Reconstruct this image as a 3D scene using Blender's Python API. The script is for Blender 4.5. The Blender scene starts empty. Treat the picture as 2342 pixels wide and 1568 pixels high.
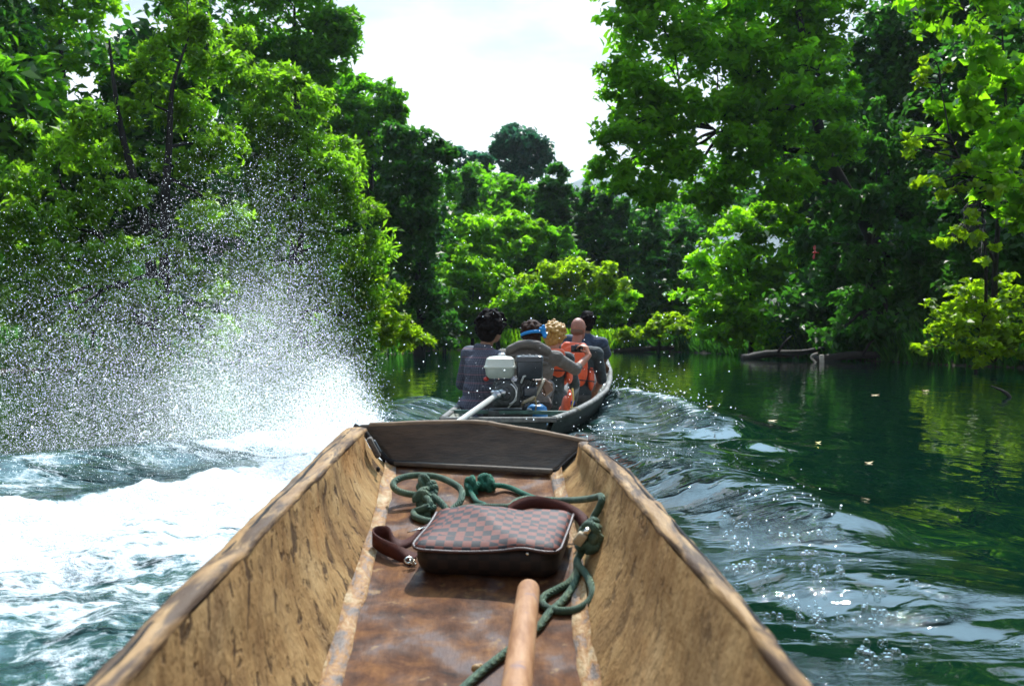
import bpy, bmesh, math, random
import numpy as np
from mathutils import Vector, Matrix, Euler, Quaternion
random.seed(7); rng = np.random.default_rng(7)
S = bpy.context.scene
COL = S.collection
R = math.radians

# ------------------------------------------------------------------ camera
cam_d = bpy.data.cameras.new('camera'); cam = bpy.data.objects.new('camera', cam_d); COL.objects.link(cam)
CH = 0.75                                   # eye height above the water
cam.location = (0, 0, CH); cam.rotation_euler = (R(90), 0, 0)
cam_d.sensor_width = 36; cam_d.lens = 35.16; cam_d.shift_y = -6.0/1024
cam_d.clip_start = 0.02; cam_d.clip_end = 5000
cam_d.dof.use_dof = True; cam_d.dof.focus_distance = 5.0; cam_d.dof.aperture_fstop = 6.3
S.camera = cam
# ------------------------------------------------------------------ sky, sun, exposure
SUN_DIR = Vector((0.10, 0.56, 0.82)).normalized()      # towards the sun: high, ahead of the boat
SUN_EL = math.asin(SUN_DIR.z); SUN_AZ = math.atan2(SUN_DIR.x, SUN_DIR.y)
W = bpy.data.worlds.new('World'); S.world = W; W.use_nodes = True
nt = W.node_tree; nt.nodes.clear()
sky = nt.nodes.new('ShaderNodeTexSky'); sky.sky_type = 'NISHITA'; sky.sun_disc = False
sky.sun_elevation = SUN_EL; sky.sun_rotation = SUN_AZ; sky.air_density = 1.2; sky.dust_density = 1.0
bg1 = nt.nodes.new('ShaderNodeBackground'); bg1.inputs['Strength'].default_value = 0.085
nt.links.new(sky.outputs[0], bg1.inputs[0])
bg2 = nt.nodes.new('ShaderNodeBackground'); bg2.inputs['Color'].default_value = (0.97, 0.99, 1.0, 1); bg2.inputs['Strength'].default_value = 1.0
tc = nt.nodes.new('ShaderNodeTexCoord'); mp = nt.nodes.new('ShaderNodeMapping'); mp.inputs['Scale'].default_value = (1.6, 1.6, 4.5)
mp.inputs['Location'].default_value = (0.35, 0.1, 0.2)
nz = nt.nodes.new('ShaderNodeTexNoise'); nz.inputs['Scale'].default_value = 1.5; nz.inputs['Detail'].default_value = 6; nz.inputs['Roughness'].default_value = 0.55
nt.links.new(tc.outputs['Generated'], mp.inputs[0]); nt.links.new(mp.outputs[0], nz.inputs['Vector'])
sx = nt.nodes.new('ShaderNodeSeparateXYZ'); nt.links.new(tc.outputs['Generated'], sx.inputs[0])
mr = nt.nodes.new('ShaderNodeMapRange'); mr.inputs['From Min'].default_value = 0.15; mr.inputs['From Max'].default_value = 0.75
mr.inputs['To Min'].default_value = 0.27; mr.inputs['To Max'].default_value = -0.32      # cloud bank low, open blue overhead
nt.links.new(sx.outputs['Z'], mr.inputs['Value'])
ad = nt.nodes.new('ShaderNodeMath'); ad.operation = 'ADD'; nt.links.new(nz.outputs['Fac'], ad.inputs[0]); nt.links.new(mr.outputs[0], ad.inputs[1])
cr = nt.nodes.new('ShaderNodeMapRange'); cr.interpolation_type = 'SMOOTHSTEP'; cr.inputs['From Min'].default_value = 0.50; cr.inputs['From Max'].default_value = 0.80
cr.inputs['To Min'].default_value = 0.06; nt.links.new(ad.outputs[0], cr.inputs['Value'])
mixw = nt.nodes.new('ShaderNodeMixShader'); nt.links.new(cr.outputs[0], mixw.inputs[0]); nt.links.new(bg1.outputs[0], mixw.inputs[1]); nt.links.new(bg2.outputs[0], mixw.inputs[2])
# added bluish glow around the sun, brightens what the wave faces reflect
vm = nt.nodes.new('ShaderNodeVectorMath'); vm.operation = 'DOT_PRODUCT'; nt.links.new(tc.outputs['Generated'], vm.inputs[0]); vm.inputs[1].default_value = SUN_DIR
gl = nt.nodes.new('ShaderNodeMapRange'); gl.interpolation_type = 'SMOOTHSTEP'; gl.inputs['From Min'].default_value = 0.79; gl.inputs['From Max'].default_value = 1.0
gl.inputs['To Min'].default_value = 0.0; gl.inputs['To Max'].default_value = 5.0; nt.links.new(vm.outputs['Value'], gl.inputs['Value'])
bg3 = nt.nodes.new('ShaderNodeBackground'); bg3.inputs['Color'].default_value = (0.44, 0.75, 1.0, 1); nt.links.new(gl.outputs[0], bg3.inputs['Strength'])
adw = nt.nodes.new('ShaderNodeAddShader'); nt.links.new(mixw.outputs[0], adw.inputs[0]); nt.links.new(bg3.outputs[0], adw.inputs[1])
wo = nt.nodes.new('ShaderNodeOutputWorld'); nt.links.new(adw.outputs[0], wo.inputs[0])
sd = bpy.data.lights.new('sun', 'SUN'); sd.energy = 4.6; sd.angle = R(0.55); sd.color = (1.0, 0.955, 0.88)
sun = bpy.data.objects.new('sun', sd); COL.objects.link(sun); sun.rotation_euler = SUN_DIR.to_track_quat('Z', 'Y').to_euler()
S.view_settings.view_transform = 'Standard'; S.view_settings.look = 'None'; S.view_settings.gamma = 1; S.view_settings.exposure = 0.55
S.render.engine = 'CYCLES'
S.cycles.max_bounces = 6; S.cycles.diffuse_bounces = 3; S.cycles.glossy_bounces = 3; S.cycles.transmission_bounces = 4
S.cycles.transparent_max_bounces = 8; S.cycles.caustics_reflective = False; S.cycles.caustics_refractive = False
S.render.resolution_x = 1024; S.render.resolution_y = 685

# ------------------------------------------------------------------ helpers
FP = 2287.0
def P(xd, yd, Y): return Vector(((xd-1171)/FP*Y, Y, CH-(yd-770)/FP*Y))
def link(o, parent=None):
    COL.objects.link(o)
    if parent is not None: o.parent = parent
    return o
def empty(name, loc=(0,0,0), rot=(0,0,0)):
    o = bpy.data.objects.new(name, None); o.location = loc; o.rotation_euler = rot; o.empty_display_size = .1
    return link(o)
def tag(o, label=None, cat=None, group=None, kind=None):
    if label: o['label'] = label
    if cat: o['category'] = cat
    if group: o['group'] = group
    if kind: o['kind'] = kind
    return o
def mobj(name, V, F, mat, parent=None, smooth=True, attrs=None):
    """V (n,3), F list of faces or (m,k) int array"""
    me = bpy.data.meshes.new(name)
    if isinstance(F, np.ndarray):
        V = np.asarray(V, dtype=np.float32); k = F.shape[1]; m = F.shape[0]
        me.vertices.add(len(V)); me.vertices.foreach_set('co', V.ravel())
        me.loops.add(m*k); me.loops.foreach_set('vertex_index', F.astype(np.int32).ravel())
        me.polygons.add(m); me.polygons.foreach_set('loop_start', np.arange(0, m*k, k, dtype=np.int32))
        try: me.polygons.foreach_set('loop_total', np.full(m, k, dtype=np.int32))
        except Exception: pass
        me.update(calc_edges=True)
    else:
        me.from_pydata([tuple(v) for v in V], [], F); me.update()
    if smooth: me.polygons.foreach_set('use_smooth', np.ones(len(me.polygons), dtype=bool))
    if attrs:
        for an, av in attrs.items():
            a = me.attributes.new(an, 'FLOAT', 'POINT'); a.data.foreach_set('value', np.asarray(av, dtype=np.float32))
    me.materials.append(mat)
    return link(bpy.data.objects.new(name, me), parent)
class MB:
    """collects simple shapes for ONE mesh"""
    def __init__(s): s.V = []; s.F = []
    def add(s, V, F):
        o = len(s.V); s.V += [Vector(v) for v in V]; s.F += [[i+o for i in f] for f in F]; return s
    def box(s, c, d, rot=None, taper=1.0, bev=0.0):
        bm = bmesh.new(); bmesh.ops.create_cube(bm, size=1)
        for v in bm.verts:
            t = taper if v.co.z > 0 else 1
            v.co = Vector((v.co.x*d[0]*t, v.co.y*d[1]*t, v.co.z*d[2]))
        if bev: bmesh.ops.bevel(bm, geom=bm.edges[:], offset=bev, segments=2, affect='EDGES', profile=.6)
        M = Matrix.Translation(c) @ (Euler(rot).to_matrix().to_4x4() if rot else Matrix())
        bm.verts.index_update(); s.add([M @ v.co for v in bm.verts], [[v.index for v in f.verts] for f in bm.faces]); bm.free(); return s
    def tube(s, pts, rad, n=10, cap=True, jit=0.0):
        pts = [Vector(p) for p in pts]; m = len(pts)
        rs = [rad]*m if not hasattr(rad, '__len__') else rad
        up = Vector((0,0,1)); prev = None; V = []
        for i, p in enumerate(pts):
            t = (pts[min(i+1,m-1)]-pts[max(i-1,0)])
            if t.length < 1e-9: t = Vector((0,0,1))
            t.normalize()
            if prev is None:
                a = t.cross(up)
                if a.length < 1e-3: a = t.cross(Vector((1,0,0)))
            else: a = prev - t*prev.dot(t)
            a.normalize(); b = t.cross(a); prev = a
            for k in range(n):
                an = 2*math.pi*k/n; r = rs[i]*(1+(random.uniform(-jit,jit) if jit else 0))
                V.append(p + (a*math.cos(an)+b*math.sin(an))*r)
        F = [[i*n+k, i*n+(k+1)%n, (i+1)*n+(k+1)%n, (i+1)*n+k] for i in range(m-1) for k in range(n)]
        if cap: F += [list(range(n))[::-1], list(range((m-1)*n, m*n))]
        return s.add(V, F)
    def ell(s, c, r, rot=None, nu=16, nv=10):
        Mx = Euler(rot).to_matrix() if rot else Matrix.Identity(3)
        V = [Vector((0,0,-r[2]))]
        for j in range(1, nv):
            ph = math.pi*j/nv - math.pi/2
            for i in range(nu):
                th = 2*math.pi*i/nu
                V.append(Vector((r[0]*math.cos(ph)*math.cos(th), r[1]*math.cos(ph)*math.sin(th), r[2]*math.sin(ph))))
        V.append(Vector((0,0,r[2]))); T = len(V)-1
        F = [[0, 1+(i+1)%nu, 1+i] for i in range(nu)]
        for j in range(nv-2):
            for i in range(nu):
                a = 1+j*nu; F.append([a+i, a+(i+1)%nu, a+nu+(i+1)%nu, a+nu+i])
        a = 1+(nv-2)*nu; F += [[a+i, a+(i+1)%nu, T] for i in range(nu)]
        return s.add([Mx @ v + Vector(c) for v in V], F)
    def cyl(s, c, r, h, axis='Z', n=24, bev=0.15):
        e = r*bev; d = {'X':Vector((1,0,0)),'Y':Vector((0,1,0)),'Z':Vector((0,0,1))}[axis]; c = Vector(c)
        return s.tube([c-d*h/2, c-d*(h/2-e*.4), c-d*(h/2-e), c+d*(h/2-e), c+d*(h/2-e*.4), c+d*h/2], [r-e, r-e*.25, r, r, r-e*.25, r-e], n)
    def cap(s, a, b, ra, rb, n=12):
        a = Vector(a); b = Vector(b); L = (b-a).length; d = (b-a)/L if L > 1e-6 else Vector((0,0,1))
        pts = []; rs = []
        for k in range(5):
            an = math.pi/2*(1-k/4); pts.append(a-d*ra*math.sin(an)); rs.append(max(ra*math.cos(an), ra*.02))
        for k in range(5):
            an = math.pi/2*k/4; pts.append(b+d*rb*math.sin(an)); rs.append(max(rb*math.cos(an), rb*.02))
        return s.tube(pts, rs, n)
    def build(s, name, mat, parent=None, smooth=True): return mobj(name, s.V, s.F, mat, parent, smooth)
    def remesh(s, name, mat, parent, voxel, it=4, fac=.5):
        me = bpy.data.meshes.new('tmp'); me.from_pydata([tuple(v) for v in s.V], [], s.F); me.update()
        o = bpy.data.objects.new('tmp', me); COL.objects.link(o)
        m = o.modifiers.new('r', 'REMESH'); m.mode = 'VOXEL'; m.voxel_size = voxel
        if it: m2 = o.modifiers.new('s', 'SMOOTH'); m2.factor = fac; m2.iterations = it
        dg = bpy.context.evaluated_depsgraph_get(); dg.update()
        ne = bpy.data.meshes.new_from_object(o.evaluated_get(dg)); bpy.data.objects.remove(o); bpy.data.meshes.remove(me)
        ne.name = name; ne.materials.clear(); ne.materials.append(mat)
        ne.polygons.foreach_set('use_smooth', np.ones(len(ne.polygons), dtype=bool))
        return link(bpy.data.objects.new(name, ne), parent)
def spline(pts, n=8):
    """Catmull-Rom through pts"""
    p = [Vector(q) for q in pts]; p = [p[0]*2-p[1]] + p + [p[-1]*2-p[-2]]; out = []
    for i in range(1, len(p)-2):
        for k in range(n):
            t = k/n; a, b, c, d = p[i-1], p[i], p[i+1], p[i+2]
            out.append(.5*((2*b)+(c-a)*t+(2*a-5*b+4*c-d)*t*t+(3*b-a-3*c+d)*t**3))
    out.append(p[-2]); return out
def sharp(o, a=38):
    o.data.set_sharp_from_angle(angle=R(a)); return o
# ---- numpy value noise
def vnoise(x, y, seed=0):
    xi = np.floor(x).astype(np.int64); yi = np.floor(y).astype(np.int64); xf = x-xi; yf = y-yi
    u = xf*xf*(3-2*xf); v = yf*yf*(3-2*yf)
    def h(a, b):
        n = (a*374761393 + b*668265263 + seed*1442695041) & 0xffffffff
        n = ((n ^ (n >> 13))*1274126177) & 0xffffffff
        return ((n ^ (n >> 16)) & 0xffff)/65535.0
    return (h(xi,yi)*(1-u)+h(xi+1,yi)*u)*(1-v)+(h(xi,yi+1)*(1-u)+h(xi+1,yi+1)*u)*v
def fbm(x, y, oct=4, seed=0):
    s = 0; a = .5; t = 0
    for o in range(oct): s = s + a*vnoise(x*2**o, y*2**o, seed+o*17); t += a; a *= .5
    return s/t
# ---- node helpers
def nd(nt, t, ins=None, **props):
    n = nt.nodes.new('ShaderNode'+t)
    for k, v in props.items(): setattr(n, k, v)
    for k, v in (ins or {}).items():
        if hasattr(v, 'is_output') or isinstance(v, bpy.types.NodeSocket): nt.links.new(v, n.inputs[k])
        else: n.inputs[k].default_value = v
    return n
def newmat(name):
    m = bpy.data.materials.new(name); m.use_nodes = True; nt = m.node_tree; nt.nodes.clear()
    out = nt.nodes.new('ShaderNodeOutputMaterial'); return m, nt, out
def ramp(nt, fac, stops, interp='LINEAR'):
    r = nt.nodes.new('ShaderNodeValToRGB'); r.color_ramp.interpolation = interp
    e = r.color_ramp.elements
    while len(e) < len(stops): e.new(.5)
    for i, (p, c) in enumerate(stops):
        e[i].position = p; e[i].color = (c[0], c[1], c[2], 1) if hasattr(c, '__len__') else (c, c, c, 1)
    nt.links.new(fac, r.inputs[0]); return r.outputs[0]
def mixc(nt, f, a, b, mode='MIX'):
    n = nt.nodes.new('ShaderNodeMix'); n.data_type = 'RGBA'; n.blend_type = mode
    for s, v in ((0, f), (6, a), (7, b)):
        if isinstance(v, bpy.types.NodeSocket): nt.links.new(v, n.inputs[s])
        else: n.inputs[s].default_value = v if s == 0 else ((v[0], v[1], v[2], 1))
    return n.outputs[2]
def noise(nt, vec, scale, detail=4, rough=.55, dist=0):
    return nd(nt, 'TexNoise', {'Vector': vec, 'Scale': scale, 'Detail': detail, 'Roughness': rough, 'Distortion': dist}).outputs['Fac']
def mth(nt, op, a, b=0.0, c=0.0, clamp=False):
    n = nt.nodes.new('ShaderNodeMath'); n.operation = op; n.use_clamp = clamp
    for i, v in enumerate((a, b, c)):
        if isinstance(v, bpy.types.NodeSocket): nt.links.new(v, n.inputs[i])
        else: n.inputs[i].default_value = v
    return n.outputs[0]
def objco(nt, rot=(0,0,0), scale=(1,1,1), loc=(0,0,0)):
    t = nt.nodes.new('ShaderNodeTexCoord')
    return nd(nt, 'Mapping', {'Vector': t.outputs['Object'], 'Rotation': rot, 'Scale': scale, 'Location': loc}).outputs[0]
def simple(name, c1, c2=None, rough=.6, nscale=30, bump=.0, bscale=80, metal=0, stretch=(1,1,1), spec=.5):
    m, nt, out = newmat(name); v = objco(nt, scale=stretch)
    c2 = c2 or tuple(x*.7 for x in c1)
    col = ramp(nt, noise(nt, v, nscale, 5, .6), [(.3, c2), (.7, c1)])
    b = nd(nt, 'BsdfPrincipled', {'Base Color': col, 'Roughness': rough, 'Metallic': metal, 'Specular IOR Level': spec})
    if bump:
        bp = nd(nt, 'Bump', {'Height': noise(nt, v, bscale, 5, .6), 'Strength': 1.0, 'Distance': bump}); nt.links.new(bp.outputs[0], b.inputs['Normal'])
    nt.links.new(b.outputs[0], out.inputs[0]); return m
# ================================================================== OUR BOAT (bow half, seen from inside)
def zfL(Y): return -.2207+.197*Y
def zfR(Y): return -.2705+.225*Y
def curve(px, a, b, Yend):
    """edge of the hull: pixel samples on the sloping line z = a + bY -> (Y,X,Z) samples"""
    o = []
    for xd, yd in px:
        Y = (CH-a)/(b+(yd-770)/FP); o.append((Y, (xd-1171)/FP*Y, a+b*Y))
    o.sort(); Y0, X0, Z0 = o[0]
    k = (o[1][1]-o[0][1])/(o[1][0]-o[0][0])
    o = [(-1.8, X0+k*.25*(Y0+1.8)*.4, max(a+b*-1.8, -.16 if b > .1 else .3)), (min(.2, Y0-.4), X0+k*.25*(Y0-.2), max(a+b*.2, -.16))] + o
    return np.array(o)
gLo = curve([(798,975),(650,1114),(509,1255),(328,1432),(203,1565)], .345, .0457, 3.02)
gLi = curve([(834,986),(705,1114),(592,1231),(470,1363),(326,1508),(287,1565)], .345, .0457, 3.0)
cL  = curve([(893,1064),(872,1178),(815,1359),(757,1565)], -.2207, .197, 2.98)
cR  = curve([(1272,1083),(1318,1283),(1326,1380),(1338,1500),(1355,1565)], -.2705, .225, 2.82)
gRo = curve([(1346,1011),(1440,1073),(1536,1183),(1677,1345),(1853,1568)], .365, .0302, 2.85)
gRi = curve([(1322,1016),(1393,1078),(1470,1168),(1546,1259),(1712,1440),(1800,1565)], .365, .0302, 2.84)
def at(c, t):
    Y0, Y1 = -1.8, c[-1, 0]; Y = Y0+(Y1-Y0)*t
    return Vector((np.interp(Y, c[:,0], c[:,1]), Y, np.interp(Y, c[:,0], c[:,2])))
NT = 90
TS = [1-(1-i/(NT-1))**1.0 for i in range(NT)]
# ---- wood
def wall_mat():
    m, nt, out = newmat('adzed_wood')
    tc = nt.nodes.new('ShaderNodeTexCoord'); s = nd(nt, 'SeparateXYZ', {0: tc.outputs['Object']})
    x, y, z = s.outputs
    u = mth(nt, 'ADD', mth(nt, 'MULTIPLY', y, .42), mth(nt, 'MULTIPLY', z, .9))       # along the adze strokes
    v = mth(nt, 'SUBTRACT', mth(nt, 'MULTIPLY', y, .9), mth(nt, 'MULTIPLY', z, .42))
    c1 = nd(nt, 'CombineXYZ', {0: mth(nt, 'MULTIPLY', u, 36), 1: mth(nt, 'MULTIPLY', v, 62), 2: mth(nt, 'MULTIPLY', x, 3)}).outputs[0]
    c2 = nd(nt, 'CombineXYZ', {0: mth(nt, 'MULTIPLY', u, 19), 1: mth(nt, 'MULTIPLY', v, 31), 2: mth(nt, 'MULTIPLY', x, 2)}).outputs[0]
    base = ramp(nt, noise(nt, tc.outputs['Object'], 5.5, 6, .62), [(.28, (.22,.115,.042)), (.5, (.36,.215,.088)), (.72, (.46,.30,.14))])
    fine = ramp(nt, noise(nt, c2, 1.4, 5, .65), [(.32, (.78,.73,.68)), (.52, (1,1,1))])
    base = mixc(nt, 1, base, fine, 'MULTIPLY')
    d1 = ramp(nt, noise(nt, c1, .8, 2, .5), [(.62, 0), (.66, 1)])
    d2 = ramp(nt, noise(nt, c2, .8, 4, .55, .4), [(.575, 0), (.63, 1)])
    side = ramp(nt, x, [(.02, 1.0), (.06, .68)])                  # the left side is more stained
    dk = mth(nt, 'MULTIPLY', mth(nt, 'MAXIMUM', mth(nt, 'MULTIPLY', d1, .5), d2), side)
    col = mixc(nt, mth(nt, 'MULTIPLY', dk, .92), base, (.045,.024,.015))
    cl = ramp(nt, noise(nt, tc.outputs['Object'], 4.5, 3, .6), [(.40, .05), (.60, 1)]); dk = mth(nt, 'MULTIPLY', dk, mth(nt, 'MAXIMUM', cl, ramp(nt, x, [(.02, .9), (.06, .3)])))
    col = mixc(nt, mth(nt, 'MULTIPLY', dk, .92), base, (.045,.024,.015))
    big = ramp(nt, noise(nt, c2, .22, 5, .62, .8), [(.50, 0), (.66, .72)]); col = mixc(nt, mth(nt, 'MULTIPLY', big, side), col, (.13,.068,.03))
    rust = ramp(nt, noise(nt, tc.outputs['Object'], 3.1, 4, .6), [(.58, 0), (.72, .55)])
    col = mixc(nt, rust, col, (.36,.16,.045))
    b = nd(nt, 'BsdfPrincipled', {'Base Color': col, 'Roughness': .85, 'Specular IOR Level': .12})
    hgt = mth(nt, 'SUBTRACT', mth(nt, 'ADD', noise(nt, c2, 1.3, 4, .6), mth(nt, 'MULTIPLY', noise(nt, c1, 2, 4, .6), .5)), mth(nt, 'MULTIPLY', dk, .5))
    bp = nd(nt, 'Bump', {'Height': hgt, 'Strength': .8, 'Distance': .007}); nt.links.new(bp.outputs[0], b.inputs['Normal'])
    nt.links.new(b.outputs[0], out.inputs[0]); return m
def rim_mat():
    m, nt, out = newmat('worn_rim_wood'); v = objco(nt, scale=(8, 1.2, 8)); v2 = objco(nt, scale=(4.5, .55, 4.5))
    base = ramp(nt, noise(nt, v, 5, 5, .6), [(.3, (.18,.095,.04)), (.55, (.33,.195,.085)), (.75, (.42,.27,.13))])
    dk = ramp(nt, noise(nt, v2, 8, 5, .65, .6), [(.44, 0), (.56, .9)])
    col = mixc(nt, dk, base, (.062,.037,.026))
    wet = ramp(nt, noise(nt, v2, 4, 2, .5), [(.4, .55), (.65, .85)])
    b = nd(nt, 'BsdfPrincipled', {'Base Color': col, 'Roughness': wet, 'Specular IOR Level': .15})
    bp = nd(nt, 'Bump', {'Height': noise(nt, v, 12, 5, .6), 'Strength': .7, 'Distance': .006}); nt.links.new(bp.outputs[0], b.inputs['Normal'])
    nt.links.new(b.outputs[0], out.inputs[0]); return m
def floor_mat():
    m, nt, out = newmat('wet_floor_board'); v = objco(nt); vs = objco(nt, scale=(5, 1.2, 1))
    base = ramp(nt, noise(nt, v, 13, 7, .68, .4), [(.30, (.035,.019,.014)), (.48, (.115,.050,.025)), (.62, (.20,.088,.034)), (.74, (.30,.15,.055))])
    gr = ramp(nt, noise(nt, vs, 14, 4, .6), [(.3, (.7,.68,.66)), (.65, (1,1,1))])
    col = mixc(nt, 1, base, gr, 'MULTIPLY')
    gy = ramp(nt, noise(nt, v, 11, 3, .5), [(.58, 0), (.66, .5)])
    col = mixc(nt, gy, col, (.115,.09,.09))
    yl = ramp(nt, noise(nt, v, 22, 3, .6), [(.64, 0), (.72, .6)]); col = mixc(nt, yl, col, (.30,.17,.065))
    rg = ramp(nt, noise(nt, v, 11, 3, .5), [(.4, .85), (.62, .58)])
    b = nd(nt, 'BsdfPrincipled', {'Base Color': col, 'Roughness': rg, 'Specular IOR Level': .12})
    bp = nd(nt, 'Bump', {'Height': noise(nt, vs, 20, 5, .65), 'Strength': .6, 'Distance': .004}); nt.links.new(bp.outputs[0], b.inputs['Normal'])
    nt.links.new(b.outputs[0], out.inputs[0]); return m
def seam_mat():
    m, nt, out = newmat('caulked_seam'); v = objco(nt, scale=(2, 1, 2))
    col = ramp(nt, noise(nt, v, 11, 5, .65, .5), [(.28, (.07,.06,.055)), (.40, (.18,.13,.10)), (.5, (.32,.15,.04)), (.60, (.44,.30,.15)), (.72, (.50,.40,.29))])
    b = nd(nt, 'BsdfPrincipled', {'Base Color': col, 'Roughness': .7})
    bp = nd(nt, 'Bump', {'Height': noise(nt, v, 40, 5, .65), 'Strength': .8, 'Distance': .006}); nt.links.new(bp.outputs[0], b.inputs['Normal'])
    nt.links.new(b.outputs[0], out.inputs[0]); return m
M_wall = wall_mat(); M_rim = rim_mat(); M_floor = floor_mat(); M_seam = seam_mat()
M_bow = simple('dark_bow_board', (.105,.072,.048), (.050,.036,.027), .75, 7, .004, 22, stretch=(1.5,6,9))
M_tar = simple('black_tarred_edge', (.03,.027,.026), (.012,.012,.013), .8, 40, .002, 90, spec=.12)
M_ledge = simple('grey_ledge_wood', (.13,.105,.08), (.07,.055,.045), .8, 14, .003, 40, stretch=(1,5,5))
boat = empty('wooden_boat', (0, 0, 0))
tag(boat, 'weathered tan dugout boat in the foreground, only its blunt bow seen from inside', 'boat')
def rough(p, k, amp, sd):
    n = Vector((fbm(np.array([p.y*k+sd]), np.array([p.z*k*2+p.x*k]), 3, sd)[0]-.5, 0, fbm(np.array([p.y*k+9]), np.array([p.x*k+sd]), 3, sd+5)[0]-.5))
    return p + n*amp
# side walls: inner skin, thickness at the rim is the gunwale; outer skin down to the bilge
for sgn, go, gi, c, nm, sd in ((-1, gLo, gLi, cL, 'left', 1), (1, gRo, gRi, cR, 'right', 2)):
    V = []; F = []; K = 12; KO = 7
    for t in TS:
        a = at(gi, t); b = at(c, t); o = at(go, t)
        for k in range(K+1):
            f = k/K; p = a.lerp(b, f); p += Vector((sgn*.016*math.sin(math.pi*f), 0, -.010*math.sin(math.pi*f)))
            if 0 < k < K: p = rough(p, 9, .013, sd*31)
            V.append(p - Vector((0, 0, .004)) if k == 0 else p)
        bot = Vector((b.x - sgn*.02, b.y, b.z-.045))
        for k in range(KO+1):
            f = k/KO; p = bot.lerp(o - Vector((0, 0, .012)), f); p += Vector((sgn*.03*math.sin(math.pi*f)**.7, 0, 0)); V.append(p)
    n = K+1+KO+1
    for i in range(NT-1):
        for k in range(n-1): F.append([i*n+k, i*n+k+1, (i+1)*n+k+1, (i+1)*n+k])
    F.append(list(range((NT-1)*n, NT*n)))
    if sgn > 0: F = [f[::-1] for f in F]
    mobj('side_wall', V, F, M_wall, boat)
    # gunwale: rounded, nicked rail
    V = []; F = []; n = 10
    for i, t in enumerate(TS):
        a = at(gi, t); o = at(go, t); mid = (a+o)/2; w = (o-a); 
        w.y = 0; hw = w.length/2; ux = Vector((1, 0, 0))*(1 if w.x > 0 else -1)
        nick = 1 - .22*max(0, fbm(np.array([t*60.]), np.array([sd*3.]), 2, 7+sd)[0]-.55)/.45
        for k in range(n):
            an = 2*math.pi*k/n; ex = abs(math.cos(an))**.6*math.copysign(1, math.cos(an)); ez = abs(math.sin(an))**.7*math.copysign(1, math.sin(an))
            p = mid + ux*ex*hw*1.02*nick + Vector((0, 0, ez*.0105 - .003))
            V.append(rough(p, 14, .009, sd*11+3))
    for i in range(NT-1):
        for k in range(n): F.append([i*n+k, i*n+(k+1)%n, (i+1)*n+(k+1)%n, (i+1)*n+k])
    F += [list(range(n))[::-1], list(range((NT-1)*n, NT*n))]
    mobj('gunwale', V, F, M_rim, boat)
    # long dark crack between the outer strake and the inner plank on top of the rail
    mb = MB(); pts = []
    for t in TS[::2]:
        if t < .45: continue
        p = at(gi, t).lerp(at(go, t), .62 if sgn < 0 else .72)
        wob = (fbm(np.array([t*40.]), np.array([1.]), 3, 3+sd)[0]-.5)*.012
        pts.append(p + Vector((wob, 0, .0052)))
    mb.tube(pts, [.0022+.0025*random.random() for _ in pts], 6); mb.build('rail_crack', M_tar, boat)
    # caulked seam strip along the chine
    V = []; F = []
    for i, t in enumerate(TS):
        b = at(c, t); w1 = .013+.006*fbm(np.array([t*50.]), np.array([0.]), 2, 40+sd)[0]; w2 = .012+.010*fbm(np.array([t*70.]), np.array([5.]), 2, 41+sd)[0]
        for q, (dx, dz) in enumerate(((w1*.8, w1*1.25), (w1*.35, .012), (-.2*w2, .0065), (-w2, .0035), (-w2*1.2, -.006))):
            V.append(rough(b + Vector((sgn*dx, 0, dz+.004)), 30, .006, sd*7))
    for i in range(NT-1):
        for k in range(4):
            f = [i*5+k, i*5+k+1, (i+1)*5+k+1, (i+1)*5+k]; F.append(f if sgn < 0 else f[::-1])
    mobj('seam_strip', V, F, M_seam, boat)
# floor board
V = []; F = []; K = 14
for t in TS:
    a = at(cL, t); b = at(cR, t)
    for k in range(K+1):
        p = a.lerp(b, k/K); p.z += (fbm(np.array([p.y*4]), np.array([p.x*7]), 3, 8)[0]-.5)*.006; V.append(p)
for i in range(NT-1):
    for k in range(K): F.append([i*(K+1)+k, i*(K+1)+k+1, (i+1)*(K+1)+k+1, (i+1)*(K+1)+k])
nb = len(V)
for t in TS:
    a = at(cL, t); b = at(cR, t)
    for p in (a, b): V.append(p - Vector((-.02 if p is a else .02, 0, .045)) - Vector((.04 if p is a else -.04, 0, 0)))
for i in range(NT-1): F.append([nb+2*i, nb+2*i+2, nb+2*i+3, nb+2*i+1])
mobj('bottom_board', V, F, M_floor, boat)
# bow board: thick, low gable top edge, dark inner face, pale worn top
TL = P(822, 973, 3.01); AP = P(1088, 966, 2.97); AP2 = P(1140, 973, 2.945); TR = P(1344, 1011, 2.85)
BL = at(cL, 1.0) + Vector((.004, -.0, 0)); BR = at(cR, 1.0)
N = 28; V = []; F = []; top = []
for i in range(N):
    f = i/(N-1)
    p = spline([TL, P(950, 968, 2.99), AP, AP2, P(1240, 990, 2.90), TR], 12); top.append(p[int(round(f*(len(p)-1)))])
TH = Vector((.002, .038, 0)); rows = []
for i, p in enumerate(top):
    f = i/(N-1); b = BL.lerp(BR, f); wv = (fbm(np.array([f*9]), np.array([2.]), 3, 4)[0]-.5)
    p = p + Vector((0, 0, wv*.007)); e = max(0, 1-min(f, 1-f)*14)
    b = b + Vector((0, -.004, .004 + e*.012))
    cs = [b, b.lerp(p, .12)+Vector((0, .006, 0)), b.lerp(p, .5)+Vector((0, .010, 0)), b.lerp(p, .86)+Vector((0, .006, 0)), p-Vector((0, 0, .006)), p+TH*.15+Vector((0,0,.001)), p+TH*.6+Vector((0, 0, .002)), p+TH-Vector((0, 0, .004)), b+TH*1.2-Vector((0, 0, .05))]
    V += cs
n = 9
for i in range(N-1):
    for k in range(n): F.append([i*n+k, (i+1)*n+k, (i+1)*n+(k+1)%n, i*n+(k+1)%n])
F += [list(range(n)), list(range((N-1)*n, N*n))[::-1]]
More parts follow.
